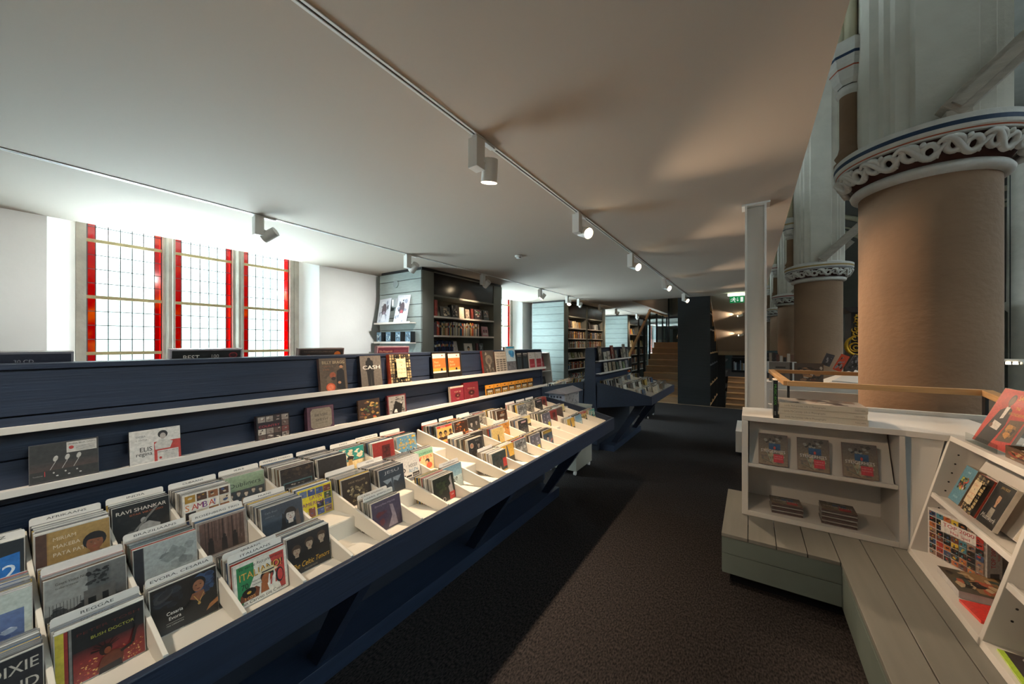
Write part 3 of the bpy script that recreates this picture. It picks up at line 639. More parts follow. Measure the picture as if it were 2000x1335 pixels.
def d_feel(A): A.mess(3, ['2c2826', '34302c'], 8); A.text('FEELING', .5, .34, .15, 'a87830', 'c', width=.62); A.text('MORTAL', .5, .14, .15, 'a87830', 'c', width=.60)
def d_hank(A): A.rect(0, 0, 1, 1, '2a2420', '342c26'); A.text('HANK WILLIAMS', .52, .80, .10, '8a7c64', 'c'); A.mess(6, ['8a8066', '6a6048', 'a09678', '4a4232'], 36, (.12, .12, .92, .74), .03, .10); A.mess(7, ['241e1a'], 12, (.1, .1, .9, .7), .02, .06)
def d_emmy(A): A.rect(0, 0, 1, 1, '3c3040', '4a4458'); A.mess(5, ['5a2c34', '4c2c3c', '3e3048'], 14, (0, .05, .6, .7), .08, .2); A.poly([(.50, .05), (.84, .05), (.80, .35), (.72, .75), (.60, .78), (.66, .4)], '8a7c84'); A.text('Emmylou Harris', .45, .84, .09, 'a094a4', 'c', shear=.2, width=.7)
def d_green(A): A.rect(0, .45, 1, 1, '2c8478'); A.mess(8, ['d8c8a4', 'e0d4b4', '3a9488'], 26, (0, .4, 1, 1), .06, .16); A.rect(0, 0, 1, .42, 'c8a868', 'd8c090'); A.ell(.42, .55, .14, .10, '2e2622'); A.poly([(.3, 0), (.52, 0), (.48, .5), (.34, .5)], 'b08c54')
def d_jesu(A): A.rect(0, 0, 1, 1, '1e262e', '2c3844'); A.text('JESU', .5, .80, .15, '9aa0a4', 'c', width=.6); A.poly([(.12, .58), (.88, .62), (.72, .40), (.56, .5), (.5, .1), (.44, .5), (.28, .40)], '74808a'); A.rect(.46, .1, .54, .6, '3a4650'); A.rect(.04, .02, .30, .26, 'b8342e'); A.text('LIMITED', .17, .14, .06, 'e8d8d0', 'c'); A.text('EDITION', .17, .07, .06, 'e8d8d0', 'c')
def d_red(A): A.rect(0, 0, 1, 1, '7a2622', '8e3029'); A.rect(.42, .1, .80, .82, '4e1c1a'); A.mess(6, ['38140f', '5e2420'], 14, (.44, .12, .78, .8), .04, .1); A.poly([(.85, 0), (1, 0), (1, .2)], 'c8c0b8')
def d_woody(A):
    A.rect(0, 0, 1, 1, 'd8d2c8'); A.text('WOODY', .46, .56, .2, '3a3634', 'l', bold=.01, width=.42); A.text('ALLEN', .46, .36, .2, '2a7a9a', 'l', bold=.012, width=.42); A.rect(0, 0, 1, .14, '6a6c70'); A.rect(.05, .16, .3, .3, '26221f'); A.rect(.33, .18, .58, .26, '26221f'); A.rect(.62, .16, .95, .32, '26221f'); A.text('MOVIES', .78, .19, .1, 'd8d2c8', 'c'); A.ell(.2, .5, .12, .1, '26221f', rot=.4); A.ell(.2, .5, .08, .06, 'd8d2c8', rot=.4)
def d_fab(A):
    A.rect(0, .72, 1, 1, '7ab08c', '9ac0a0'); A.rect(0, 0, 1, .72, 'e0c088'); A.rect(0, .36, .3, .62, 'c03a30'); A.rect(0, .44, .3, .50, 'e0d8c0'); A.text("MUSIC'S FABULOUS", .5, .78, .12, '26342c', 'c', width=.9); A.text('FIFTIES', .5, .54, .20, 'c8402e', 'c', bold=.015, width=.86)
    A.ell(.66, .40, .12, .13, '1e1614'); A.ell(.62, .34, .08, .10, 'e0a070'); A.ell(.74, .2, .16, .14, 'c8583c'); A.ell(.25, .16, .1, .1, '4a6a4a')
def d_blues(A): A.rect(0, 0, 1, 1, '6a92a4', '5a8498'); A.mess(9, ['c8a43c', 'd8b450', '7aa0b0', 'b8902c'], 34, (0, .3, 1, 1), .03, .1); A.text('Blues Brothers', .5, .55, .18, 'd8b048', 'c', bold=.01, width=.85); A.mess(2, ['1e1a18', 'c8bca8'], 20, (.05, .0, .95, .35), .03, .08)
def d_woman(A): A.rect(0, 0, 1, 1, '1e221c', '2a2e26'); A.mess(4, ['2c3a24', '3a442c', '1a1e18'], 20, (.05, .3, .7, .95), .06, .16); A.poly([(.78, .0), (.94, .1), (.86, .95), (.76, .8), (.82, .6), (.70, .52)], 'a89c94'); A.rect(.72, 0, 1, .28, 'b83830'); A.text('LIVE', .86, .14, .08, 'e8d8d0', 'c'); A.ell(.45, .10, .07, .08, 'b0a89c'); A.ell(.45, .10, .05, .06, '1e221c')
def d_land(A): A.rect(0, 0, 1, .5, '9aa8a4', 'b4c0ba'); A.rect(0, .5, 1, 1, '8aa8b0', '6a8c9c'); A.mess(3, ['5a5a50', '46483e', '6c6c60'], 26, (.3, .15, .75, .5), .02, .06); A.rect(.5, .1, .52, .3, '46423a')
def d_dixie(A): A.text('DIXIE', .96, .72, .24, 'b8b0a4', 'r', bold=.015); A.text('LAND', .96, .72 - .0, .01, '2a2826', 'r'); A.text('AND', .96, .42, .24, 'b8b0a4', 'r', bold=.015); A.text('JAZZ', .96, .12, .24, 'b8b0a4', 'r', bold=.015)
def d_cloud(A): A.rect(0, 0, 1, 1, 'b0b8b0'); A.rect(.05, .06, .92, .66, '4a5c84', '5a6c94'); A.mess(3, ['b0b8c4', '8a98ac', '3a4c78'], 12, (.05, .06, .92, .4), .04, .12); A.text('Lee Ritenour', .5, .8, .07, '4a5058', 'c'); A.text('The Moment', .5, .72, .06, '4a5058', 'c')
def d_72(A): A.rect(0, 0, 1, 1, '202428'); A.poly([(.1, .12), (.95, .12), (.95, .72), (.1, .62)], '1c62a8'); A.text('Jazz Moods', .5, .84, .07, 'a8b0b4', 'c'); A.text('72', .55, .2, .42, 'c8d4dc', 'l', bold=.01, width=.36); A.text('22', .1, .2, .40, 'c8d4dc', width=.36)
def d_sticker(A): A.mess(5, ['26262a', '3a3a3c', '1c1c1e', '55524e'], 30); A.bust(.68, .62, .14, '8a8078', '1a1818', '202022'); A.ell(.22, .68, .12, .13, 'b8a890'); A.ell(.22, .68, .09, .10, 'a07058'); A.text('BLUES', .6, .86, .1, 'a8a298', 'c')
def d_faces(A): A.rect(0, 0, 1, 1, 'c8a45a'); A.rect(0, .88, 1, 1, 'a8382c'); A.rect(0, 0, 1, .1, 'a8382c'); A.text('ESSENTIAL', .4, .89, .09, 'e0d4c0', 'c'); [A.bust(x, .56, .14, '8a6a48', '1e1814', '3a2a20') for x in (.2, .52)]; A.bust(.86, .6, .12, '5a4030', '1e1814', '2a2220')
def d_orange(A): A.mess(7, ['c06a28', '8a3c1c', '2a1e18', 'd88a3c', '3a2a20'], 50); A.text('JIMI', .3, .8, .12, 'd8c8b0', 'c')
def d_yellowfig(A): A.rect(0, 0, 1, 1, 'b09454', 'c8ac6c'); A.poly([(.44, .1), (.6, .1), (.56, .5), (.46, .5)], '3a3028'); A.ell(.5, .55, .05, .07, '4a3a30'); A.text('blues', .8, .85, .09, '4a4030', 'c')
def d_amber(A): A.rect(0, 0, 1, 1, 'a86c2c', 'b87c34'); A.mess(5, ['c89048', '8a5020', '7a4820'], 16); A.ell(.45, .6, .12, .14, 'd8b080')
def d_redst(A): A.rect(0, 0, 1, 1, '28302e', '34403e'); A.mess(5, ['3a3a38', '4a4a46', '20201e'], 24, (0, .2, .75, .9)); A.poly([(.35, 0), (.62, 0), (.5, .3)], 'c8c0b4'); A.rect(.72, .2, .98, .62, 'b03028'); A.rect(.0, 0, 1, .06, 'b8a05c')
def d_yelhand(A): A.rect(0, .35, 1, 1, 'd0a03c'); A.rect(0, 0, 1, .35, '3a3830'); A.poly([(.4, .3), (.62, .3), (.58, .6), (.5, .95), (.44, .95), (.42, .6)], '4a4e58')
def d_gray(A): A.mess(14, ['8a8a88', '5a5a58', 'a0a09c', '34322f'], 40, smin=.05, smax=.16)
def d_gray2(A): A.mess(11, ['9a94a0', '6a6470', '44424a', 'b0a8b0'], 40); A.rect(.62, .06, .88, .34, 'c8b828')
def d_bluecol(A): A.rect(0, 0, 1, 1, '3a4a5a'); A.rect(0, .8, 1, 1, '8a6a2c'); A.text('THE SOUL', .5, .83, .12, 'e0c040', 'c', bold=.01, width=.8); A.bust(.45, .5, .16, 'b8a090', '2a2420', '8a8a88'); A.mess(3, ['a84838', '7a8a9a'], 12, (.5, .0, 1, .5))
def d_cream(A): A.rect(0, 0, 1, 1, 'c8b47c'); A.rect(0, 0, 1, .45, '3a342c'); A.text('BLUES', .5, .6, .2, '4a3a2c', 'c', width=.6)
def d_dark(A): A.mess(21, ['2c2c30', '3c3a3a', '1e1c1e', '6a625a'], 36); A.rect(.3, .8, .8, .9, 'a88a8a')
def d_port(A): A.rect(0, 0, 1, 1, '2a2826'); A.bust(.3, .6, .15, '9a9690', '201c1a', '3a3836'); A.bust(.7, .64, .15, '8a8680', '201c1a', '2c2a28')
def d_brown(A): A.mess(31, ['4a3224', '6a4830', '8a5c38', '2a1e18'], 40); A.rect(.3, .6, .7, .75, '8a8276')
def d_kids(A): A.mess(41, ['a8a090', '6a6458', 'c8c0b0', '3a3834'], 50, smin=.04, smax=.14)
for k_, v_ in list(globals().items()):
    if k_.startswith('d_') and callable(v_): D[k_[2:]] = v_
BG = dict(tosh='17181a', evora='171412', celt='15171a', makeba='8a6a3a', ravi='161616', feel='2e2a27', dixie='26262a', sticker='2a2a2c', orange='3a2418', gray='6a6a68', gray2='5a5860', dark='2a2a2c', brown='3c281c', kids='7a746a', trophy='2a221c')
def front_disc(mx, des, label, w=CW, h=CH, name='cd_case', group=None, t=.0095, edge='b4b0a8', cat='CD'):
    o = board(name, mx, w, h, t, edge); tag(o, label, cat, group)
    A = Art(w - .003, h - .003, BG.get(des, '50504e'), y0=.0015); D[des](A); A.build('printed_front', o); return o
# column centre, tier, number of discs, x of the front face, design, description, cards [(index from back, words, description)], rough size on the picture
def yc1(k): return YK(k) - P0 / 2
S = [
 (yc1(-1), 2, 9, -1.66, '72', 'blue and black CD with a big white number, back row at the left picture edge', [(8, 'USA  JAZZ', 'white divider card behind the blue numbered CD at the left edge')]),
 (yc1(-1), 1, 12, -1.44, 'cloud', 'pale CD with a blue striped sky picture, middle row at the left picture edge', []),
 (yc1(-1), 0, 9, -1.235, 'dixie', 'black CD with bold grey capitals, front row at the left picture edge', []),
 (yc1(0), 2, 12, -1.63, 'makeba', 'brown and gold CD with a head-scarfed portrait in front of the AFRIKAANS card', [(0, 'AFRIKAANS', 'white divider card lettered AFRIKAANS, back row')]),
 (yc1(0), 1, 9, -1.43, 'geert', 'grey CD with a photograph of a stone house and fence, middle row above REGGAE', [(5, '', 'blank white divider card just behind the grey house CD')]),
 (yc1(0), 0, 9, -1.25, 'tosh', 'black and glowing red CD with a dancing figure, nearest of the REGGAE discs', [(3, 'REGGAE', 'white divider card lettered REGGAE, front row')]),
 (yc1(1), 2, 6, -1.72, 'ravi', 'black CD with a grey seated sitar player in front of the INDIA card', [(0, 'INDIA', 'white divider card lettered INDIA, back row')]),
 (yc1(1), 1, 11, -1.44, 'braz', 'plain misty grey CD at the front of the BRAZILIAANS discs', [(1, 'BRAZILIAANS', 'white divider card lettered BRAZILIAANS, middle row')]),
 (yc1(1), 0, 4, -1.275, 'evora', 'dark CD with a singer in black and white lettering, before an empty tray floor', [(1, 'EVORA, CESARIA', 'white divider card right behind the dark singer CD, front row')]),
 (yc1(2), 2, 12, -1.64, 'samba', 'cream CD with a photo mosaic and coloured capitals in front of the CUBAANS card', [(0, 'CUBAANS', 'white divider card lettered CUBAANS, back row')]),
 (yc1(2), 1, 5, -1.50, 'forest', 'sepia CD with figures in a wood in front of the FADO card', [(0, 'FADO', 'white divider card lettered FADO, middle row'), (2, 'ROSENBERG TRIO', 'white divider card with a trio name in front of the FADO card')]),
 (yc1(2), 0, 10, -1.205, 'ital', 'green-white-red CD with a cartoon man in a straw hat, front row', [(4, 'SPAANS', 'white divider card lettered SPAANS, front row'), (7, 'ITALIAANS', 'white divider card lettered ITALIAANS, front row')]),
 (yc1(3), 2, 5, -1.74, 'dubl', 'green-topped CD with a row of bearded faces in front of the IERS card', [(0, 'IERS', 'white divider card lettered IERS, back row')]),
 (yc1(3), 1, 12, -1.42, 'frans', 'blue-grey CD with a pale long-haired woman in front of the FRANS card', [(0, 'FRANS', 'white divider card lettered FRANS, middle row')]),
 (yc1(3), 0, 9, -1.235, 'celt', 'black CD with three portraits and gold script, front row', []),
 (yc1(4), 2, 15, -1.635, 'trophy', 'dark brown CD with a teal-edged picture in front of the WERELD OVERIG card', [(0, 'WERELD OVERIG', 'white divider card lettered WERELD OVERIG, back row')]),
 (yc1(4), 1, 6, -1.49, 'latin', 'bright yellow CD with a photo grid and purple capitals, middle row', []),
 (yc1(5), 2, 15, -1.63, 'feel', 'near-black CD with amber capitals in front of the COUNTRY card', [(0, 'COUNTRY', 'white divider card lettered COUNTRY, back row')]),
 (yc1(5), 1, 12, -1.44, 'hank', 'dark brown CD with a mottled gold print, middle row left of the METAL stack', [(0, '', 'blank white divider card behind the dark brown mottled CD')]),
 (yc1(5), 0, 7, -1.235, 'emmy', 'dusky purple CD with a pale gowned shape, front row', [(0, 'CASH, JOHNNY', 'white divider card at the rear of the purple CD stack, front row'), (3, 'HARRIS, EMMYLOU', 'white divider card with an artist name directly behind the purple CD')]),
 (yc1(6), 2, 6, -1.72, 'green', 'turquoise and sand coloured CD in front of the DANCE card', [(0, 'DANCE', 'white divider card lettered DANCE, back row')]),
 (yc1(6), 1, 14, -1.40, 'jesu', 'dark slate CD with a winged emblem and red sticker in front of the METAL card', [(0, 'METAL', 'white divider card lettered METAL, middle row')]),
 (yc1(7), 2, 12, -1.665, 'red', 'dark red CD with a brown figure in front of the FILM card', [(0, 'FILM / MUSICAL', 'white divider card lettered FILM / MUSICAL, back row')]),
 (yc1(7), 1, 10, -1.46, 'woody', 'white CD with black and blue capitals, middle row', []),
 (yc1(7), 0, 10, -1.215, 'woman', 'dark green CD with a pale profile and a red corner sticker, front row', []),
 (yc1(8), 2, 12, -1.66, 'blues', 'blue and yellow painted CD beside the tall white tray partition, back row', [(0, '', 'blank white divider card behind the blue and yellow CD')]),
 (yc1(8), 1, 5, -1.52, 'fab', 'mint and cream cartoon CD with capitals, middle row beside the empty column', []),
 (yc1(8), 0, 3, -1.30, 'land', 'pale blue landscape CD with a dark tree, front row', [(0, 'FAVORIETEN', 'white divider card with small lettering behind the pale landscape CD')]),
]
def ym2(i): return (M2[i] + M2[i + 1]) / 2
def ym3(i): return (M3[i] + M3[i + 1]) / 2
S += [
 (ym2(0), 2, 11, -1.66, 'faces', 'yellow and red CD with drawn faces, back row right of the tall partition', [(0, '.', 'white divider card behind the yellow faces CD')]),
 (ym2(0), 1, 15, -1.40, 'sticker', 'black-and-white portrait CD with a round sticker, middle row right of the tall partition', [(0, '', 'white divider card behind the round-stickered CD stack')]),
 (ym2(0), 0, 10, -1.22, 'redst', 'dark grey-green CD with a red sticker, front row right of the tall partition', [(0, '', 'white divider card behind the yellow edged discs, front row')]),
 (ym2(1), 2, 11, -1.66, 'orange', 'black and flame orange CD in the back row', [(0, '.', 'white divider card behind the flame orange CD')]),
 (ym2(1), 1, 7, -1.52, 'port', 'black and pink portrait CD in the middle row, second column of the middle tray', []),
 (ym2(1), 0, 7, -1.27, 'yelhand', 'yellow CD with a dark raised arm, front row', []),
 (ym2(2), 2, 8, -1.68, 'port', 'grey double portrait CD in the back row', [(0, '.', 'white divider card behind the grey double portrait CD')]),
 (ym2(2), 1, 10, -1.46, 'yellowfig', 'mustard CD with a small standing figure, middle row', []),
 (ym2(2), 0, 6, -1.27, 'gray', 'mottled grey CD, front row beside the yellow CD', []),
 (ym2(3), 2, 5, -1.74, 'kids', 'pale speckled CD in the back row beside the brown disc stack', []),
 (ym2(3), 1, 7, -1.52, 'amber', 'amber CD in the middle row', [(0, '', 'white divider card behind the amber CD')]),
 (ym2(3), 0, 8, -1.25, 'gray2', 'grey-violet CD with a yellow sticker, front row', []),
 (ym2(4), 2, 12, -1.65, 'brown', 'brown mottled CD in the back row beside the rear partition', []),
 (ym2(4), 1, 10, -1.45, 'dark', 'charcoal CD with a pink label strip, middle row', []),
 (ym2(4), 0, 10, -1.235, 'bluecol', 'blue CD with yellow capitals, last front disc of the middle tray', []),
 (ym2(5), 1, 4, -1.52, 'cream', 'cream and black CD in the last column of the middle tray', []),
 (ym3(0), 2, 10, -1.66, 'gray', 'grey photographic CD, back row first column of the far tray', [(0, '', 'cream divider card, first of the far tray')]),
 (ym3(0), 1, 10, -1.42, 'gray2', 'grey-violet CD behind coloured discs, middle row of the far tray', []),
 (ym3(1), 2, 8, -1.68, 'kids', 'speckled pale CD, back row second column of the far tray', [(0, '', 'cream divider card, second of the far tray')]),
 (ym3(1), 1, 8, -1.44, 'red', 'red and white edged CD in the middle row of the far tray', []),
 (ym3(1), 0, 4, -1.27, 'yelhand', 'yellow and black CD alone at the front of the far tray', []),
 (ym3(2), 2, 8, -1.68, 'dark', 'charcoal CD, back row third column of the far tray', [(0, '', 'cream divider card, third of the far tray')]),
 (ym3(2), 1, 8, -1.46, 'forest', 'sepia CD in the middle row of the far tray', []),
 (ym3(2), 0, 6, -1.27, 'land', 'pale CD with a dark shape in the front row of the far tray', []),
 (ym3(3), 2, 5, -1.72, 'red', 'small red disc at the back of the far tray', []),
 (ym3(3), 0, 4, -1.29, 'faces', 'pink and white CD leaning in the front row of the far tray', []),
 (ym3(3), 1, 3, -1.52, 'cream', 'cream CD leaning in the middle row of the far tray', []),
 (ym3(4), 0, 8, -1.27, 'green', 'light blue CD at the front of the last column of the far tray', []),
]
rnd = random.Random(11); cases = []
SPECIAL = {'tosh': [8, 8, 9, 9], 'latin': [9, 9, 12], 'braz': [11, 15, 4, 4], 'redst': [9, 9, 4, 12], 'samba': [4, 4, 12], 'geert': [8, 9, 9]}
def short(lab, farther):
    q = lab.split(',')[0].split(' in front of')[0].split(' at the front')[0].split(); n_ = 7 if farther else 11
    q = q[:n_]
    while q[-1] in ('and', 'a', 'with', 'of', 'the', 'in', 'at', 'beside', 'behind', 'back', 'row', 'left'): q = q[:-1]
    return ('CD case in the far tray behind the ' if farther else 'CD case filed behind the ') + ' '.join(q)
for (y, j, n, xf, des, lab, cards) in S:
    far = y > 1.66
    front_disc(disc_mx(j, xf, y + rnd.uniform(-.001, .001)), des, lab)
    xb = tier_geo(j)[0] + .022; pitch = min(.0125, (xf - xb) / max(n, 1)); cp = {c[0]: c for c in cards}
    for q in range(n):
        x = xf - (n - q) * pitch; dy = rnd.uniform(-.002, .002)
        if q in cp:
            divider_card(disc_mx(j, x + pitch * .35, y), cp[q][1].strip('.') if not far else '', cp[q][2])
            if q == 0: continue
            x -= pitch * .1
        i = rnd.randrange(len(EDGE))
        if des in SPECIAL and rnd.random() < .5: i = rnd.choice(SPECIAL[des])
        cases.append((y, j, x - .004, dy, i, short(lab, y > 2.616), 'discs filed behind the ' + lab))
    for c in cards:
        if c[0] >= n: divider_card(disc_mx(j, xb + .002, y), c[1], c[2])
cases.sort(key=lambda c: c[0] + .3 * c[1])
NF = len(S); rest = MB()
for q, (y, j, x, dy, i, lab, grp) in enumerate(cases):
    mx = disc_mx(j, x, y + dy, abs(dy) * 1.6, -abs(dy) * 6)
    if q < 296 - NF:
        lab2 = lab
        place_case(mx, i, lab2, grp)
    else:
        rest.col(EDGE[i]); v = [mx @ Vector(p) for p in ((-CW / 2, 0, -CT * .9), (CW / 2, 0, -CT * .9), (CW / 2, CH, -CT * .9), (-CW / 2, CH, -CT * .9))]
        rest.prism(v, (mx @ Vector((0, 0, 0))) - (mx @ Vector((0, 0, -CT * .85))))
# discs in the far gondola: beyond the counted ones, one mass
R = random.Random(8)
ys_ = [G2A + .16 * i + .14 for i in range(0, 10)]
for y in ys_:
    for j in range(3):
        n = R.randint(6, 15); xb = tier_geo(j)[0] + .03
        for q in range(n):
            x = xb + q * .0125; mx = disc_mx(j, x, y + R.uniform(-.003, .003)); rest.col(R.choice(EDGE + ['c9b9a0', 'a89880', 'd0c8b8']))
            v = [mx @ Vector(p) for p in ((-CW / 2, 0, -.008), (CW / 2, 0, -.008), (CW / 2, CH, -.008), (-CW / 2, CH, -.008))]; rest.prism(v, (mx @ Vector((0, 0, 0))) - (mx @ Vector((0, 0, -.008))))
            # rear tray of the same gondola
            mx2 = frame((2 * XC - x, y, mx[2][3]), (0, -1, 0), (math.sin(LEAN), 0, math.cos(LEAN))); rest.col(R.choice(EDGE + ['b8c4cc', 'd0d8dc']))
            v = [mx2 @ Vector(p) for p in ((-CW / 2, 0, -.008), (CW / 2, 0, -.008), (CW / 2, CH, -.008), (-CW / 2, CH, -.008))]; rest.prism(v, (mx2 @ Vector((0, 0, 0))) - (mx2 @ Vector((0, 0, -.008))))
tag(rest.build('cd_cases', CASE), 'mass of CD cases filling the far trays and the further navy gondola', 'CDs', kind='stuff')
for p in PROTO:
    if not p.get('category'): bpy.data.objects.remove(p)

# ================================================================ THINGS ON THE LEDGES
def leaned(x, y, z, a=7): a = math.radians(a); return frame((x, y, z), (0, 1, 0), (-math.sin(a), 0, math.cos(a)))
def ledge_item(y0, y1, h, upper, bg, draw, label, name, cat, d=.012, edge='4a3a34', group=None, rel=.0, m=CASE, a=6):
    w = y1 - y0; xf, z = (-1.852, 1.3085) if upper else (-1.836, 1.1235)
    xf -= rel
    o = board(name, leaned(xf, (y0 + y1) / 2, z, a), w, h, d, edge, m=m); tag(o, label, cat, group)
    A = Art(w - .002, h - .002, bg, y0=.001); draw(A); A.build('printed_front', o); return o
def k_bragg(A):
    A.mess(1, ['57493a', '615342', '4c4034'], 14, smin=.1, smax=.3); A.text('BILLY BRAGG', .52, .84, .12, 'b09a78', 'c', bold=.008, width=.84); A.text('TOOTH', .12, .74, .07, '8a5a38'); A.text('& NAIL', .12, .65, .07, '8a5a38')
    A.ell(.80, .78, .09, .05, '1e1612'); A.ell(.80, .74, .07, .05, 'a87c5c'); A.poly([(.58, .1), (.92, .06), (.90, .62), (.80, .70), (.62, .62)], '221e1c'); A.ell(.46, .50, .12, .09, '8a4a30'); A.ell(.48, .40, .08, .05, '2a2220'); A.ell(.70, .27, .06, .04, 'a87c5c'); A.ell(.36, .15, .17, .125, 'b8502c'); A.ell(.36, .15, .12, .085, 'c87050')
def k_cash(A):
    A.rect(0, 0, 1, 1, '5c544c', '6e665e'); A.ell(.42, .90, .08, .045, '1c1a18'); A.poly([(.24, .52), (.64, .52), (.60, .84), (.48, .88), (.36, .88), (.26, .82)], '201d1b'); A.poly([(.32, .06), (.46, .06), (.46, .55), (.28, .55)], '201d1b'); A.poly([(.48, .06), (.60, .06), (.60, .55), (.46, .55)], '201d1b'); A.rect(.28, .04, .72, .07, '1a1816'); A.text('CASH', .52, .58, .17, 'e0dcd4', 'c', bold=.02, width=.82)
def k_patt(A): A.tiles(3, 9, 11, (.0, .0, 1, 1), ['1e1c1a', 'c8b080', '3a342c', 'a89468'], .25); A.rect(.24, .22, .72, .84, 'd8c4a0'); A.text('Daily', .48, .70, .09, 'b86a4c', 'c'); A.text('Longing', .48, .48, .08, 'b86a4c', 'c', width=.4); A.text('Songbook', .48, .36, .07, 'b86a4c', 'c', width=.4); A.ell(.48, .62, .02, .015, '3a302a', 8)
def k_journal(A): A.rect(0, 0, .94, .25, '17140f'); A.rect(0, .25, .88, .92, 'c8642c', 'c05a28'); A.rect(0, .78, .88, .94, 'd8c8b8'); A.rect(0, .25, .88, .31, 'd8c8b8'); A.rect(0, .31, .88, .42, 'd08a34'); A.text('Music', .10, .60, .11, 'e0b080'); A.text('Journal', .10, .49, .11, 'e0b080'); A.ell(.58, .36, .08, .05, '1c1814'); A.rect(.90, 0, .93, 1, '0e0d0c'); A.ell(.66, .87, .05, .03, 'a83428', 8)
def k_dark(A): A.mess(44, ['4a4038', '6a5a4a', '8a8070', '2c2622'], 44); A.ell(.5, .6, .3, .22, '6e6254'); A.ell(.5, .56, .15, .12, '4a4038')
def k_news(A): A.rect(0, 0, 1, 1, 'b0a494'); A.text('THE NEWS', .5, .88, .07, '2a2622', 'c', width=.8); A.text('THIS IS ALSO', .5, .74, .1, '2a2622', 'c', bold=.01, width=.86); [A.rect(.08 + (i % 3) * .3, .08 + (i // 3) * .1, .32 + (i % 3) * .3, .14 + (i // 3) * .1, '4e463e') for i in range(18)]
def k_blue(A): A.rect(0, .4, 1, 1, 'a8b8c0'); A.mess(5, ['3a8ab8', '60a8c8', '2a70a0'], 16, (.1, .5, .95, .88), .06, .2); A.rect(.1, .92, .9, .99, '2a90b8'); A.rect(0, 0, 1, .4, '5c5c60'); A.mess(2, ['46464a', '707074'], 8, (.1, .05, .9, .4))
def k_pack(A): A.rect(.1, .9, .9, .98, 'b0aca4'); A.text('Music', .5, .8, .09, 'b8b4ac', 'c', width=.6); [A.rect(.18 + i * .16, .1, .26 + i * .16, .7, c) for i, c in enumerate(['2c3a44', '3c5058', '1e2a32', '4a5a60'])]
def k_redpack(A): A.rect(0, .6, 1, 1, 'c8c0b8'); A.text('Guitar', .12, .80, .1, '5a5450'); A.text('Strings', .12, .68, .1, '5a5450'); A.rect(.1, .08, .9, .60, '9a2c34'); A.rect(.2, .2, .8, .3, 'b05058')
ledge_item(1.015, 1.165, .183, True, '57493a', k_bragg, 'brown paperback with a stooped man and an orange seal, leftmost on the upper ledge', 'book', 'book', d=.02, a=8)
ledge_item(1.250, 1.392, .190, True, '645c54', k_cash, 'grey book with a black silhouette and large white capitals, on the upper ledge', 'book', 'book', d=.03, edge='1c1a1e', a=8)
ledge_item(1.455, 1.610, .195, True, '26221e', k_patt, 'black and cream patterned book with an orange-red spine on the upper ledge', 'book', 'book', d=.035, edge='b04a2c', a=8)
ledge_item(1.812, 1.960, .200, True, '17140f', k_journal, 'black music journal with an orange band, left one of the pair', 'notebook', 'notebook', a=6, edge='17140f')
ledge_item(1.970, 2.115, .196, True, '2a2620', k_journal, 'greyer music journal with an orange band, right one of the pair', 'notebook', 'notebook', a=6, edge='2a2620')
ledge_item(2.392, 2.550, .200, True, '3c342c', k_dark, 'dark olive book with a carved looking cover and red edge, right half of upper ledge', 'book', 'book', edge='6a2420', a=9, d=.02)
ledge_item(2.562, 2.735, .190, True, 'b0a494', k_news, 'notebook printed like an old newspaper page on the upper ledge', 'notebook', 'notebook', a=8)
ledge_item(2.742, 2.895, .235, True, 'a8b0b4', k_blue, 'tall white and blue watercolour book rising above the gondola top', 'book', 'book', a=8, edge='8a8e90')
ledge_item(2.905, 3.005, .170, True, '1c2024', k_pack, 'black blister pack with slate strips, left one of two', 'blister_pack', 'pack', edge='2a2c30')
ledge_item(3.015, 3.115, .170, True, '1c2024', k_pack, 'black blister pack with slate strips, right one next to the red packs', 'blister_pack', 'pack', edge='2a2c30')
ledge_item(3.128, 3.260, .170, True, 'c8c0b8', k_redpack, 'white and red string pack, left one at the gondola end', 'string_pack', 'pack', edge='b0a8a0')
ledge_item(3.268, 3.400, .170, True, 'c8c0b8', k_redpack, 'white and red string pack, right one at the gondola end', 'string_pack', 'pack', edge='b0a8a0')
def k_lp(A):
    A.rect(0, .35, 1, .55, '4a3c36', '3a3634'); [(A.ell(.36 + i * .17, .62, .035, .07, 'b0aca4', rot=-.2), A.line([(.36 + i * .17, .55), (.28 + i * .17, .36)], .012, 'a8a49c'), A.ell(.38 + i * .17, .20, .02, .015, 'c8c4bc', 8), A.ell(.33 + i * .17, .28, .015, .02, 'b8b4ac', 8)) for i in range(3)]
    A.rect(.52, .72, .98, .98, 'b8b4ac'); A.text('ORIGINAL BRAZIL CLASSICS', .75, .91, .05, '26221f', 'c', width=.42); A.ell(.59, .84, .04, .045, 'a83a34', 8); [A.rect(.66, .76 + i * .03, .95, .768 + i * .03, '6a6660') for i in range(4)]; A.text('Tambores', .04, .24, .04, '9a968e')
    A.rect(.20, .22, .20 + .01, .34, 'b8342e'); A.rect(0, 0, 1, .12, '44403e')
def k_elis(A):
    A.rect(0, 0, 1, 1, 'cac5bd'); A.rect(.46, .02, 1, .62, 'b04038'); A.text('SAMBA', .12, .80, .07, '6a6864'); A.text('CANTO', .12, .70, .07, '6a6864'); A.text('ELIS', .42, .40, .17, '221f1d', 'r', bold=.012); A.text('regina', .42, .28, .15, '221f1d', 'r', bold=.012)
    A.ell(.64, .82, .10, .11, '26211f'); A.ell(.64, .77, .06, .09, 'a89c92'); A.poly([(.48, .40), (.78, .40), (.84, .58), (.70, .66), (.56, .66), (.47, .56)], 'bdb8b0'); A.rect(.52, .06, .95, .36, 'c8c2ba'); A.text('ORIGINAL CLASSICS', .735, .30, .045, '26221f', 'c', width=.4); [A.rect(.64, .12 + i * .035, .92, .128 + i * .035, '8a8680') for i in range(5)]; A.ell(.58, .15, .03, .035, 'a83a34', 8)
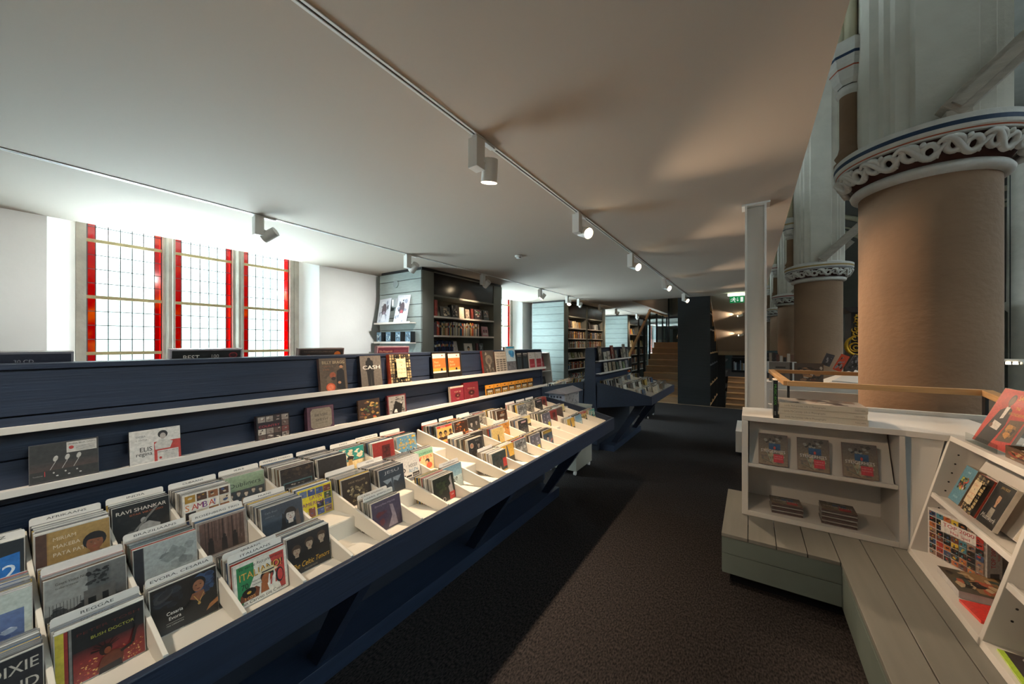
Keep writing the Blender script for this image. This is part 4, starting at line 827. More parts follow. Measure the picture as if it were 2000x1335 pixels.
def k_country(A): A.tiles(9, 4, 4, (.04, .04, .98, .98), ['8a8078', '3a3230', 'b8b0a4', '5a4a44', '6a3a38'], .08, skip=[(0, 2), (1, 2), (2, 2)]); A.rect(.03, .50, .72, .74, '262026'); A.text('COUNTRY', .37, .54, .13, '9a3c44', 'c', bold=.012, width=.62)
def k_bessie(A): A.rect(.06, .06, .96, .96, '4a3440'); A.poly([(.2, .1), (.84, .1), (.92, .2), (.92, .82), (.84, .92), (.2, .92), (.12, .82), (.12, .2)], '7c7466'); A.text('BESSIE', .52, .60, .14, '3a3430', 'c', width=.5); A.text('SMITH', .52, .40, .14, '3a3430', 'c', width=.45); A.rect(.3, .3, .74, .31, '4a443c')
def k_bob(A): A.mess(16, ['6a4a34', '8a6a3c', '3a2e28', 'a83a30', '4a5a3a', 'b08c50'], 46, smin=.04, smax=.14)
def k_piano(A): A.rect(.06, .06, .94, .94, '8a8680'); A.mess(19, ['1e1c1a', 'b8b4ac', '3a3836', '5a5854'], 34, (.06, .06, .94, .94)); A.poly([(.2, .1), (.7, .1), (.8, .5), (.4, .7)], '201e1c'); A.poly([(.3, .14), (.5, .12), (.46, .3), (.36, .28)], 'c8c4bc')
def k_redbox(A): A.rect(0, .9, 1, 1, 'b0a494'); A.text('TOP 40', .5, .62, .12, 'b89a7c', 'c', width=.5); A.ell(.5, .44, .2, .14, '4a1a1a'); A.text('40', .5, .38, .13, 'c8b090', 'c'); A.text('YEARS', .5, .2, .09, 'b89a7c', 'c')
def k_redbox2(A): A.text('TOP 40', .5, .62, .12, 'a8806c', 'c', width=.5); A.ell(.5, .42, .22, .15, '3c1414'); A.text('40', .5, .37, .13, 'b8947c', 'c'); A.text('YEARS', .5, .2, .08, 'a8806c', 'c')
ledge_item(.108, .250, .130, False, '34322f', k_lp, 'dark grey CD with three leaning figures and a white sticker, leftmost on lower ledge', 'cd_case', 'CD', edge='6a6866', a=8)
ledge_item(.322, .462, .130, False, 'cac5bd', k_elis, 'white and red CD with a short-haired woman on the lower ledge', 'cd_case', 'CD', edge='3a3836', a=8)
ledge_item(.718, .858, .118, False, '1e1a1c', k_country, 'black boxed CD with a photo grid and red capitals on the lower ledge', 'cd_box', 'CD', edge='241c20', d=.02)
ledge_item(.940, 1.078, .124, False, '553a48', k_bessie, 'plum coloured CD box with an octagonal cream label on the lower ledge', 'cd_box', 'CD', edge='3e2832', d=.028)
ledge_item(1.222, 1.362, .122, False, '3a2e28', k_bob, 'mottled brown and red CD standing between the plum box and the piano CD', 'cd_case', 'CD', edge='4a382c')
ledge_item(1.418, 1.560, .126, False, '5a2428', k_piano, 'dark red framed CD with a black and white piano picture on the lower ledge', 'cd_case', 'CD', edge='4e2024', d=.016)
ledge_item(1.975, 2.130, .124, False, '7a2430', k_redbox, 'dark red boxed set with a cream top edge, left and slightly behind', 'box_set', 'box set', edge='a89a8c', rel=.004, d=.02)
o = ledge_item(2.122, 2.300, .140, False, '6e2028', k_redbox2, 'dark red boxed set without a top edge, right and slightly in front', 'box_set', 'box set', edge='5a1a20', d=.026)
def k_cass(A): A.rect(0, .66, 1, 1, 'c8862c'); A.poly([(.4, .78), (.6, .78), (.56, .88), (.44, .88)], '2a2420'); A.rect(.08, .08, .92, .58, '2c2a2a'); A.rect(.14, .14, .86, .52, 'b08840'); A.rect(.2, .34, .8, .48, 'a8a49c'); A.ell(.34, .26, .06, .07, '1e1c1c', 10); A.ell(.66, .26, .06, .07, '1e1c1c', 10)
for i in range(7):
    a = 2.40 + i * .112; ledge_item(a, a + .104, .095, False, '241f1d', k_cass, 'orange and black cassette-shaped pack in the row of seven on the lower ledge', 'cassette_pack', 'pack', group='cassette packs on the lower ledge', edge='c8862c', d=.01)
# record boxes standing on the rear ledge, tops showing over the partition
def rear_box(y0, y1, z1, bg, draw, label, edge):
    z0 = 1.3085; w = y1 - y0; mx = frame((-2.075, (y0 + y1) / 2, z0), (0, 1, 0), (math.sin(.12), 0, math.cos(.12)))
    o = board('record_box', mx, w, z1 - z0, .03, edge); tag(o, label, 'box set'); A = Art(w - .012, z1 - z0 - .010, bg, y0=.003); draw(A); A.build('printed_front', o)
rear_box(-.10, .218, 1.542, '1e2230', lambda A: A.text('30 CD', .60, .86, .075, '8a8c94', 'l', bold=.004), 'dark blue record box lettered 30 CD standing behind the gondola top, far left', '6a6c74')
rear_box(.478, .738, 1.546, '1a1a18', lambda A: (A.text('BEST', .15, .82, .13, 'c8c4bc', bold=.008), A.text('100', .55, .85, .10, 'b8b4ac'), A.ell(.88, .90, .07, .06, '8a2c30'), A.ell(.88, .90, .05, .04, '3a1c1e')), 'black record box lettered BEST 100 standing behind the gondola top below the window', '9a98a0')
rear_box(1.0, 1.262, 1.543, '221a17', lambda A: (A.text('THE COMPLETE COLUMBIA ALBUM', .08, .93, .05, '6a5a50', width=.7), A.text('miles', .06, .78, .16, '9a4c24', bold=.01), A.ell(.86, .87, .08, .08, 'a85c24')), 'brown-black record box with orange lettering behind the gondola top right of the window', '6a5a58')
rear_box(1.495, 1.76, 1.55, '501c30', lambda A: (A.text('Ella Fitzgerald', .05, .86, .08, 'b08a70', bold=.005, width=.4), [A.rect(.5, .84 + i * .035, .95, .85 + i * .035, '84505c') for i in range(3)]), 'wine red record box behind the gondola top beside the grey-green bookcase', 'a08088')
rear_box(2.98, 3.14, 1.53, '4a3024', lambda A: A.rect(.1, .9, .9, .95, '7a5a48'), 'small brown box top showing behind the right end of the gondola', '5a4438')
# small books on the further gondola
def far_item(y, w, h, upper, col, c2, lab):
    xf, z = (-1.852, 1.3085) if upper else (-1.836, 1.1235)
    o = board('book', leaned(xf, y, z, 8), w, h, .012, col); tag(o, lab, 'book'); A = Art(w - .004, h - .004, col, y0=.002); A.mess(int(y * 100), [c2, col, 'a89c88', '3a3430'], 16, smin=.08, smax=.25); A.build('printed_front', o)
U = [(5.22, .15, .22, '4a3f34', '7a6a54', 'brown mottled'), (5.43, .13, .13, 'b0aca0', '4a463e', 'grey-white'), (5.60, .13, .14, 'b8b0a0', '3a3630', 'cream'), (5.80, .14, .23, '7a2c24', '8a3a2c', 'dark red'), (5.97, .11, .15, '6a665c', '3a3630', 'grey'), (6.30, .12, .17, '3a3430', '5a4c40', 'black'), (6.46, .16, .25, '8a8478', '4a463e', 'tall grey'), (6.64, .12, .16, '5a5c58', '8a8a84', 'slate')]
for y, w_, h, c, c2, t in U: far_item(y, w_, h, True, c, c2, t + ' book on the upper ledge of the further gondola')
Lw = [(5.42, .14, .15, 'a8a498', 'white speckled'), (5.62, .12, .15, 'a08c70', 'tan'), (5.82, .13, .15, '8a7a60', 'ochre'), (6.0, .11, .14, '4a5c4a', 'green and white'), (6.18, .12, .15, 'a09c94', 'pale grey'), (6.36, .11, .13, '7a8a5c', 'yellow-green'), (6.53, .12, .15, '8a8484', 'grey figured')]
for y, w_, h, c, t in Lw: far_item(y, w_, h, False, c, '3a3430', t + ' small book on the lower ledge of the further gondola')
tag(board('price_tag', leaned(-1.84, 6.70, 1.05, 0), .05, .03, .03, 'd0642c'), 'small orange tag at the right end of the further gondola', 'tag')  # plain orange board without emission
# castor boxes between and beyond the gondolas
def castor_box(x0, x1, y0, y1, z1, m, lab):
    r = thing('castor_box', ((x0 + x1) / 2, (y0 + y1) / 2, 0), lab, 'storage box'); b = MB(); b.box(x0, x1, y0, y1, .055, z1 - .02); b.build('body', m, r, bevel=.003)
    b = MB(); b.box(x0 - .004, x1 + .004, y0 - .004, y1 + .004, z1 - .02, z1); b.build('lid', m, r)
    for x in (x0 + .03, x1 - .03):
        for y in (y0 + .03, y1 - .03): b = MB(); b.cyl((x - .012, y, .026), (x + .012, y, .026), .025, n=14); b.box(x - .01, x + .01, y - .01, y + .01, .03, .056); b.build('castor', METALW, r)
castor_box(-2.10, -1.71, 3.97, 4.47, .78, mat('cream_box', 'a8a698', .5, var=.03), 'cream box on castors standing just past the end of the long gondola')
castor_box(-2.05, -1.745, 7.80, 8.33, .60, BLACK, 'dark box on castors past the end of the further gondola')
h = thing('paper_house', (-1.95, 4.15, .78), 'white cardboard music-box house with black notes printed on its walls, beyond the long gondola', 'box')
b = MB(); b.box(-2.08, -1.87, 3.99, 4.42, .781, .95); b.build('walls', mat('printed_house', 'b4adaa', .6), h)
A = Art(.43, .17, 'b4adaa'); R = random.Random(4)
for i in range(26): x = .05 + .9 * R.random(); y = .15 + .75 * R.random(); A.rect(x, y, x + .02, y + .1, '26222a')
A.text('Carillon', .75, .06, .3, '3a3638', 'c', shear=.2, width=.4); o = A.build('printed_side', h); o.matrix_parent_inverse = Matrix.Translation(-h.location); o.matrix_basis = frame((-1.8695, 4.205, .781), (0, 1, 0), (0, 0, 1))
A = Art(.21, .17, 'aab0c0'); [A.rect(.08 + .2 * i, .2 + .25 * j, .2 + .2 * i, .34 + .25 * j, '3a3c4a') for i in range(4) for j in range(3)]; o = A.build('printed_end', h); o.matrix_parent_inverse = Matrix.Translation(-h.location); o.matrix_basis = frame((-1.975, 3.9895, .781), (1, 0, 0), (0, 0, 1))
b = MB(); b.prism([(-2.12, 3.95, .955), (-1.83, 3.95, .955), (-1.83, 3.95, .962), (-1.975, 3.95, 1.01), (-2.12, 3.95, .962)], (0, .51, 0)); b.build('roof', mat('house_roof', '9a8f90', .4), h)
# ================================================================ GREY-GREEN BOOKCASES
CABN = 0
SP = ['8a3a30', 'a8a296', '34506a', '5a5450', 'c8b898', '2c2a2c', '7a6a4a', '96443c', 'b8b4ac', '3a5a6a', 'c8a050', '4a3a44', 'a87c60', '6a7a8a', 'd0ccc0', 'b05a3a', '405048']
BK = {}
def spine_book(w, h, d, c):
    key = (round(w, 3), round(h, 2), c)
    if key in BK: return BK[key], False
    m = MB().col(c); m.box(-w / 2, w / 2, 0, h, -d, 0); m.col('d8d2c4'); m.box(-w * .38, w * .38, h * .001, h * .999, -d * .99, -.001) if False else None
    R_ = random.Random((int(w * 1000) * 7 + int(h * 100) * 13 + sum(map(ord, c))) % 1000); m.col(R_.choice(SP)); m.box(-w * .505, w * .505, h * .62, h * .78, -.004, .0006)
    BK[key] = m.build('book', CASE); return BK[key], True
NB = 0
restb = MB()
def row(cx, y0, y1, z, label, grp, h=(.16, .2), lean=0.0, seed=1, wr=(.012, .03), fill=1.0, cat='book', pal=None):
    global NB
    R_ = random.Random(seed); y = y0 + .01
    while y < y0 + (y1 - y0) * fill - .04:
        w_ = R_.choice([wr[0], (wr[0] + wr[1]) / 2, wr[1]]); hh = round(R_.uniform(*h), 2); c = R_.choice(pal or SP)
        mx = frame((cx + R_.uniform(-.01, .01), y + w_ / 2, z + .001), (0, 1, 0), (0, 0, 1))
        if NB < 292:
            o, new = spine_book(w_, hh, .13, c)
            if new: o.matrix_world = mx; tag(o, label, cat, grp)
            else: dup(o, mx, label, grp)
            NB += 1
        else:
            restb.col(c); v = [mx @ Vector(p) for p in ((-w_ / 2, 0, -.13), (w_ / 2, 0, -.13), (w_ / 2, hh, -.13), (-w_ / 2, hh, -.13))]; restb.prism(v, (.13, 0, 0))
        y += w_ + .0015
def faced(cx, y, z, w_, h, c, pal, label, a=14, d=.02, draw=None, name='book', cat='book', edge=None):
    a = math.radians(a); o = board(name, frame((cx, y, z + .001), (0, 1, 0), (-math.sin(a), 0, math.cos(a))), w_, h, d, edge or c); tag(o, label, cat)
    A = Art(w_ - .004, h - .004, c, y0=.002); (draw(A) if draw else A.mess(int(abs(y) * 991) % 997, pal, 16, smin=.06, smax=.22)); A.build('printed_front', o); return o
def cabinet(y0, y1, bays, shelves, door, label, xf=-4.22, xb=-5.22):
    c = thing('bookcase', ((xf + xb) / 2, (y0 + y1) / 2, 0), label, 'bookcase'); TOP = 2.705
    m = MB(); z = .0
    while z < TOP:
        z2 = min(TOP, z + .198); m.box(xb, xf, y0, y0 + .028, z + .005, z2 - .005); z += .198
    m.build('planked_end', TEAL, c); m = MB(); m.box(xb + .004, xf - .004, y0 + .02, y0 + .03, .0, TOP); m.build('end_backing', BLACK, c)
    m = MB(); m.box(xb, xf, y1 - .03, y1, 0, TOP); m.build('far_end', TEAL, c)
    m = MB(); m.box(xf - .38, xf - .36, y0 + .03, y1 - .03, 0, TOP); m.build('back_boards', TEAL_SHADE, c)
    m = MB(); m.box(xb + .02, xf + .0, y0 + .02, y1 - .02, TOP, 2.749); m.build('shadow_gap', BLACK, c)
    for q in ((xf - .03, xf, y0 + .03, bays[0][0]), (xf - .03, xf, bays[-1][1], y1 - .03)): MB().box(*q, 0, TOP).build('stile', TEAL_SHADE, c)
    for (a, b_), (a2, b2) in zip(bays[:-1], bays[1:]): MB().box(xf - .36, xf - .004, b_, a2, 0, door[1]).build('stile', TEAL_SHADE, c)
    for q in ((bays[0][0] - .02, bays[0][0]), (bays[-1][1], bays[-1][1] + .02)): MB().box(xf - .36, xf - .03, *q, 0, TOP).build('inner_side', TEAL_SHADE, c)
    m = MB(); m.box(xf - .02, xf + .012, bays[0][0] - .0, bays[-1][1], door[1], door[1] + .015); m.box(xf - .36, xf + .012, bays[0][0], bays[-1][1], door[0] - .03, door[0]); m.build('rail', TEAL_SHADE, c)
    m = MB(); m.box(xf - .02, xf - .008, bays[0][0] + .003, bays[-1][1] - .003, door[0] + .002, door[1] - .002); m.build('sign_panel', BLACKP, c)
    for a, b_ in bays:
        for z in shelves: m = MB(); m.box(xf - .36, xf + .01, a + .001, b_ - .001, z - .028, z); m.build('shelf', WHITE, c)
    return c
cabinet(3.86, 6.02, [(4.13, 5.74)], [2.01, 1.70, 1.37, 1.05, .72, .4], (2.35, 2.70), 'nearest grey-green boarded bookcase with a black panel over its shelves')
cabinet(8.95, 12.32, [(9.24, 10.56), (10.68, 12.03)], [2.01, 1.71, 1.44, 1.14, .84, .5], (2.34, 2.69), 'second grey-green boarded bookcase, behind the further gondola')
cabinet(15.05, 18.6, [(15.40, 16.75), (16.93, 18.3)], [1.96, 1.44, 1.085, .73, .4], (2.38, 2.69), 'third grey-green bookcase, half hidden by the stair balustrade')
XS = -4.235
# nearest bookcase, top shelf
z = 2.011
faced(XS, 4.19, z, .07, .26, '8a2c28', ['a84a3c'], 'red box standing at the left end of the top shelf', 0, d=.05)
faced(XS, 4.42, z, .24, .17, '201c1a', ['8a7a60', '3a3028', 'c8b8a0'], 'wide black box with a pale ring, top shelf', 10)
faced(XS, 4.64, z, .16, .22, '1c1a1a', ['b8b0a4', '6a625a'], 'tall black and white box in the middle of the top shelf', 4, d=.08)
faced(XS, 4.82, z, .12, .19, 'd8ccb8', ['c8bca8'], 'cream box on the top shelf', 4, d=.06)
faced(XS, 4.98, z, .11, .17, '8a7c70', ['5a4c44', 'b8a898'], 'grey-brown book on the top shelf', 6)
faced(XS, 5.11, z, .06, .19, '5a2420', ['7a3a30'], 'narrow dark red book on the top shelf', 3)
faced(XS, 5.29, z, .22, .19, '2a2024', ['4a6a4c', '8a3a3c', 'b0a8a0'], 'black box with a green and red print on the top shelf', 6)
faced(XS, 5.53, z, .16, .19, '1e1c1c', ['a89c90', '7a4a38'], 'black and brown book at the right end of the top shelf', 8)
row(XS, 4.14, 5.33, 1.70, 'slim book filed on the second shelf of the nearest bookcase', 'books on the second shelf of the nearest bookcase', h=(.19, .24), seed=5, wr=(.015, .032))
faced(XS, 5.50, 1.70, .19, .19, 'b07a80', ['c89aa0', '3a2a2c'], 'pink book with two portraits at the right of the second shelf', 8, draw=lambda A: (A.bust(.32, .5, .15, '6a4434', '1a1414', 'c8b8b0'), A.bust(.70, .5, .15, '6a4434', '1a1414', 'c8b8b0')))
row(XS, 4.14, 4.62, 1.37, 'dark blue book on the third shelf of the nearest bookcase', 'books on the third shelf of the nearest bookcase', h=(.22, .26), seed=8, wr=(.02, .035), pal=['26304a', '1e2438', '34406a', '222632'])
faced(XS, 4.68, 1.37, .12, .24, 'b8b0ac', ['8a8480', 'd0c8c0'], 'leaning grey book beside the dark blue books', 14)
faced(XS, 5.02, 1.37, .22, .20, 'c8c0b8', ['3a2a24'], 'white book with a dark-haired portrait on the third shelf', 10, draw=lambda A: A.bust(.5, .5, .22, 'b0805c', '1c1614', '8a8a90'))
faced(XS, 5.26, 1.37, .06, .20, '5a3438', ['7a4448'], 'narrow wine coloured book on the third shelf', 3)
faced(XS, 5.38, 1.37, .12, .20, '3a4a50', ['8a9aa0', '26302f'], 'slate book at the right of the third shelf', 6)
# second bookcase
k = 0
for bi, (a, b_) in enumerate([(9.24, 10.56), (10.68, 12.03)]):
    side = ['left', 'right'][bi]
    for z, nm in ((1.71, 'second'), (1.44, 'third'), (1.14, 'fourth'), (.84, 'fifth'), (.5, 'sixth')):
        k += 1
        if nm == 'fourth' and bi == 0:
            for q in range(5): faced(XS, a + .18 + q * .22, z, .16, .17, ['c8c4b8', '6a7a3c', 'a8a090', '4a4c40', '8a7a60'][q], ['8a9a4c', 'c8c4b8', '4a4438'], ['white', 'green', 'cream', 'dark', 'tan'][q] + ' book faced out on the fourth shelf of the second bookcase', 14)
            continue
        row(XS, a, b_, z, 'slim disc box in the %s bay of the second bookcase, %s shelf' % (side, nm), 'disc boxes, %s bay, %s shelf' % (side, nm), h=(.18, .2), seed=k + 20, wr=(.02, .04), fill=.95)
for q, (y, w_, h_, c, t) in enumerate([(9.34, .1, .24, '5a2a28', 'dark red'), (9.50, .12, .2, '3a3434', 'black'), (9.78, .14, .2, 'd8c8a0', 'cream'), (9.95, .14, .18, 'c8bca4', 'ivory'), (10.12, .14, .18, 'b8883c', 'amber'), (10.9, .12, .22, '3a3230', 'dark brown'), (11.2, .16, .16, '2c2a2a', 'black low'), (11.55, .2, .17, '9aa0a0', 'silver-grey'), (11.8, .1, .2, '2a2c30', 'charcoal')]):
    faced(XS, y, 2.01, w_, h_, c, [c, '8a8074'], t + ' box on the top shelf of the second bookcase', 6, d=.06)
# third bookcase
for bi, (a, b_) in enumerate([(15.40, 16.75), (16.93, 18.3)]):
    for z, nm in ((1.085, 'third'), (.73, 'fourth'), (.4, 'lowest')): row(XS, a, b_, z, 'disc box on the %s shelf of the third bookcase' % nm, 'boxes, %s shelf of the third bookcase, bay %s' % (nm, 'AB'[bi]), h=(.18, .22), seed=int(z * 100) + bi, wr=(.03, .05), fill=.9)
    for q, (dy, c, t) in enumerate([(.2, 'b83a2c', 'red'), (.45, 'd8b048', 'yellow'), (.75, '4a6a8a', 'blue')]): faced(XS, a + dy, 1.96, .18, .24, c, [c, 'c8c0b0'], t + ' book on the top shelf of the third bookcase, %s bay' % ['left', 'right'][bi], 12)
    for q, (dy, c, t) in enumerate([(.25, 'e0d8c4', 'white'), (.6, 'c8b080', 'tan')]): faced(XS, a + dy, 1.44, .22, .26, c, [c, '8a7a60'], t + ' book on the second shelf of the third bookcase, %s bay' % ['left', 'right'][bi], 12)
if restb.bm.verts: tag(restb.build('books', CASE), 'further rows of disc boxes low in the bookcases', 'books', kind='stuff')
# little ledges on the end of the nearest bookcase
def endledge(z, x0, x1, lab):
    r = thing('wall_ledge', ((x0 + x1) / 2, 3.83, z), lab, 'ledge'); m = MB(); m.box(x0, x1, 3.74, 3.858, z - .018, z); m.build('board', WHITE, r); m = MB(); m.box(x0, x1, 3.735, 3.74, z - .018, z + .012); m.build('lip', WHITE, r)
endledge(1.895, -5.21, -4.33, 'upper narrow white ledge on the grey-green bookcase end'); endledge(1.585, -5.21, -4.33, 'lower narrow white ledge on the grey-green bookcase end')
for x, t, a in ((-5.02, 'left', -.05), (-4.60, 'right', .03)):
    o = board('magazine', frame((x, 3.76, 1.8965), (1, 0, -a), (a, math.sin(.2), math.cos(.2))), .30, .42 if t == 'left' else .45, .006, 'c8ccd4'); tag(o, 'glossy white wrapped shirt print, %s one on the upper ledge' % t, 'print')
    A = Art(.29, .41, 'ccd2dc', y0=.002); A.mess(5 if t == 'left' else 9, ['e4e8ee', 'a8b0c0', '3a3c46', '8a92a4'], 20, smin=.05, smax=.2); A.ell(.5, .55, .2, .26, '4a3c44'); A.ell(.5, .42, .12, .08, 'a8505c' if t == 'right' else '8a7c8c'); A.poly([(.3, .1), (.7, .1), (.6, .36), (.4, .36)], 'dce0e8'); A.build('printed_front', o)
for i in range(4):
    o = board('gift_box', frame((-5.10 + i * .235, 3.755, 1.587), (1, 0, 0), (0, 0, 1)), .12, .165, .09, '1c1e22'); tag(o, 'small black gift box with a blue picture on the lower bookcase ledge', 'box', 'gift boxes on the lower end ledge')
    A = Art(.116, .16, '4a6a80', y0=.002); A.mess(i + 3, ['8aa8b8', '2c4a60', 'b8c4c8', '26343e'], 14, smin=.08, smax=.25); A.build('printed_front', o)
r = thing('thermostat', (-4.76, 3.85, 2.2), 'small grey control box fixed on the end boards of the nearest bookcase', 'control box')
m = MB(); m.box(-4.84, -4.72, 3.80, 3.859, 2.15, 2.29); m.build('case', mat('grey_box', '8a9294', .5), r, bevel=.004); m = MB(); m.box(-4.82, -4.79, 3.795, 3.80, 2.17, 2.27); m.build('cover_strip', METALW, r)
m = MB(); m.cyl((-4.80, 3.845, 2.53), (-4.80, 3.858, 2.53), .06); tag(m.build('wall_disc', mat('grey_disc', '7c8888', .5)), 'round grey cover plate high on the end boards of the nearest bookcase', 'cover plate')
# small white rack with red posters left of the second bookcase
r = thing('leaflet_rack', (-4.9, 8.2, 0), 'small white slanted rack with a red poster beside the second bookcase', 'rack')
m = MB(); m.prism([(-4.9, 8.0, .001), (-4.32, 8.0, .001), (-4.5, 8.0, 1.33), (-4.9, 8.0, 1.33)], (0, .03, 0)); m.build('side', WHITE, r)
m = MB(); m.prism([(-4.9, 8.62, .001), (-4.32, 8.62, .001), (-4.5, 8.62, 1.33), (-4.9, 8.62, 1.33)], (0, .03, 0)); m.build('side', WHITE, r)
for z, x in ((1.32, -4.5), (.86, -4.43), (.4, -4.37)): m = MB(); m.box(-4.9, x, 8.03, 8.62, z - .02, z); m.build('shelf', WHITE, r)
m = MB(); m.box(-4.92, -4.89, 8.0, 8.65, .3, 1.33); m.build('back', WHITE, r)
faced(-4.55, 8.33, .861, .34, .38, 'a82c34', ['c84a4c', 'c8b8b0'], 'red poster standing in the white slanted rack', 12, draw=lambda A: (A.rect(.1, .1, .9, .9, 'b03038'), A.text('MUZIEK', .5, .5, .2, 'd8a8a0', 'c', width=.7)), name='poster', cat='poster')
faced(-4.5, 8.33, .401, .34, .30, '34343a', ['5a5a60', '26262a'], 'dark book low in the white slanted rack', 12)
# ================================================================ WHITE DISPLAY UNITS AND BENCH
HB = .34
bn = thing('corner_bench', (.3, 2.9, 0), 'low grey planked L-shaped bench running along the white display units', 'bench')
m = MB()
for a, c in ((-.155, -.013), (-.009, .132), (.136, .279), (.283, .424)): m.box(a, c, 2.71, 3.56 if a < -.05 else 3.40, HB - .022, HB)
for a, c in ((.428, .571), (.575, .718), (.722, .80)): m.box(a, c, -1.6, 3.40, HB - .022, HB)
m.build('seat_planks', BENCH, bn, bevel=.0015)
m = MB(); m.box(-.152, .430, 2.713, 2.733, .215, HB - .023); m.box(-.152, .430, 2.713, 2.733, .088, .211); m.build('front_apron', BENCHE, bn)
m = MB(); m.box(.431, .450, -1.6, 2.712, .29, HB - .023); m.box(.431, .450, -1.6, 2.712, .088, .286); m.build('side_apron', BENCHE, bn)
m = MB(); m.box(-.155, -.135, 2.734, 3.56, .088, HB - .023); m.build('end_apron', BENCHE, bn)
m = MB(); m.box(-.10, .49, 2.79, 3.50, .001, .087); m.box(.492, .80, -1.6, 3.40, .001, .087); m.build('recessed_plinth', BLACK, bn)
bn2 = thing('bench', (0, 6.2, 0), 'short pale end of a further bench beyond the stairwell opening', 'bench')
m = MB(); m.box(-.17, .22, 5.95, 6.8, .05, .34); m.build('box', UNITW, bn2); m = MB(); m.box(-.13, .18, 6.0, 6.75, .001, .049); m.build('plinth', BLACK, bn2)

u1 = thing('display_unit', (.37, 3.3, HB), 'white open display unit holding three facing brown CDs, at the end of the bench', 'display unit')
def part(mb, n, p, mt=UNITW, bev=.0015): return mb.build(n, mt, p, bevel=bev)
HT = 1.05
part(MB().box(-.05, -.012, 3.09, 3.5, HB + .001, HT - .035), 'side_panel', u1)
part(MB().prism([(.748, 3.09, HB + .001), (.79, 3.09, HB + .001), (.772, 3.09, HT - .035), (.748, 3.09, HT - .035)], (0, .41, 0)), 'side_panel', u1)
part(MB().box(-.012, .748, 3.09, 3.5, HB + .001, HB + .036), 'bottom_board', u1)
part(MB().box(-.012, .748, 3.46, 3.5, HB + .036, HT - .035), 'back_panel', u1)
part(MB().prism([(-.011, 3.10, .690), (-.011, 3.10, .712), (-.011, 3.118, .712), (-.011, 3.122, .70), (-.011, 3.46, .70), (-.011, 3.46, .682), (-.011, 3.11, .682)], (.758, 0, 0)), 'shelf', u1)
part(MB().prism([(-.005, 3.15, .701), (-.005, 3.158, .701), (-.005, 3.30, .985), (-.005, 3.292, .985)], (.745, 0, 0)), 'tilted_board', u1)
part(MB().prism([(-.05, 3.09, HT - .034), (.775, 3.09, HT - .034), (.93, 3.06, HT - .034), (1.25, 3.06, HT - .034), (1.25, 3.80, HT - .034), (.45, 3.80, HT - .034), (.15, 3.55, HT - .034), (-.05, 3.50, HT - .034)], (0, 0, .034)), 'top_board', u1)
part(MB().prism([(.16, 3.56, HT), (.45, 3.80, HT), (1.5, 3.80, HT), (1.5, 3.84, HT), (.44, 3.84, HT), (.13, 3.59, HT)], (0, 0, .028)), 'upstand', u1)
part(MB().box(.13, 1.5, 3.805, 3.84, .0, HT - .001), 'rear_panel', u1)
# filler between the two units
part(MB().prism([(.792, 3.093, HB + .001), (.80, 3.072, HB + .001), (.925, 3.072, 1.014), (.80, 3.10, 1.014)], (.02, .03, 0)), 'corner_filler', u1)

u2 = thing('display_unit', (1.0, 2.2, HB), 'white leaning display unit with a game box and books, at the right edge', 'display unit')
FX = lambda z: .775 + .235 * (z - HB)
def cheek(y, t=.026):
    a, c = HB + .002, 1.022
    return MB().prism([(FX(a), y, a), (FX(c), y, c), (1.25, y, c), (1.25, y, a)], (0, t, 0))
YD = [3.044, 2.262, 1.48, .70]
for y in YD: part(cheek(y), 'side_panel', u2)
part(MB().prism([(FX(HB + .002), .70, HB + .002), (FX(HB + .03), .70, HB + .03), (1.245, .70, HB + .03), (1.245, .70, HB + .002)], (0, 2.37, 0)), 'bottom_board', u2)
part(MB().prism([(FX(1.023), .66, 1.0235), (FX(1.05), .66, 1.05), (1.25, .66, 1.05), (1.25, .66, 1.0235)], (0, 2.397, 0)), 'top_board', u2)
part(MB().box(1.225, 1.249, .73, 3.04, HB + .03, 1.02), 'back_panel', u2)
for a, c in zip(YD[1:], YD[:-1]):
    zs = .71 if a > 2 else .62
    part(MB().prism([(FX(zs), a + .027, zs - .014), (FX(zs) + .005, a + .027, zs + .010), (FX(zs) + .018, a + .027, zs + .010), (FX(zs) + .022, a + .027, zs - .002), (1.22, a + .027, zs - .05), (1.22, a + .027, zs - .066)], (0, c - a - .028, 0)), 'shelf', u2)
    part(MB().prism([(FX(zs) + .10, a + .027, zs - .002), (FX(zs) + .11, a + .027, zs - .002), (FX(zs) + .24, a + .027, zs + .28), (FX(zs) + .23, a + .027, zs + .28)], (0, c - a - .028, 0)), 'tilted_board', u2)
for y, s in ((3.0435, -1), (1.4795, -1), (2.2615, -1)):       # rows of peg holes in the cheeks
    m = MB()
    for i in range(10):
        z = .48 + i * .052
        for x in (FX(z) + .05, ): m.cyl((x, y, z), (x, y - .0006, z), .0045, n=8)
    tag(m.build('peg_holes', BLACK, u2), 'row of small dark shelf-peg holes')
# three facing CDs and two piles
def k_steiger(A):
    A.rect(0, 0, 1, 1, '8a7864', '55504c'); A.mess(5, ['9a8a70', '7a6854', 'a8987c', '6a6058'], 26, (0, 0, 1, .6), .05, .15); A.mess(3, ['2c2a2c', '3c3836', '8a8a84'], 14, (.1, .6, .9, 1), .04, .1)
    A.line([(.3, .4), (.42, .12), (.5, .4)], .015, '8aa08c'); A.line([(.1, .2), (.5, .05)], .015, '4a5a4c'); A.rect(.36, .5, .76, .70, '2a4c70', '34557a'); A.ell(.56, .56, .04, .05, 'b84a40'); A.text('STEIGERHITS', .5, .40, .13, 'dcd8d4', 'c', bold=.008, width=.84); A.rect(.52, .10, .86, .36, 'c03a44'); A.text('Liedjes aan de', .55, .28, .05, 'd8b0a8', width=.26); A.text('Rotterdamse kade', .55, .21, .05, 'd8b0a8', width=.28)
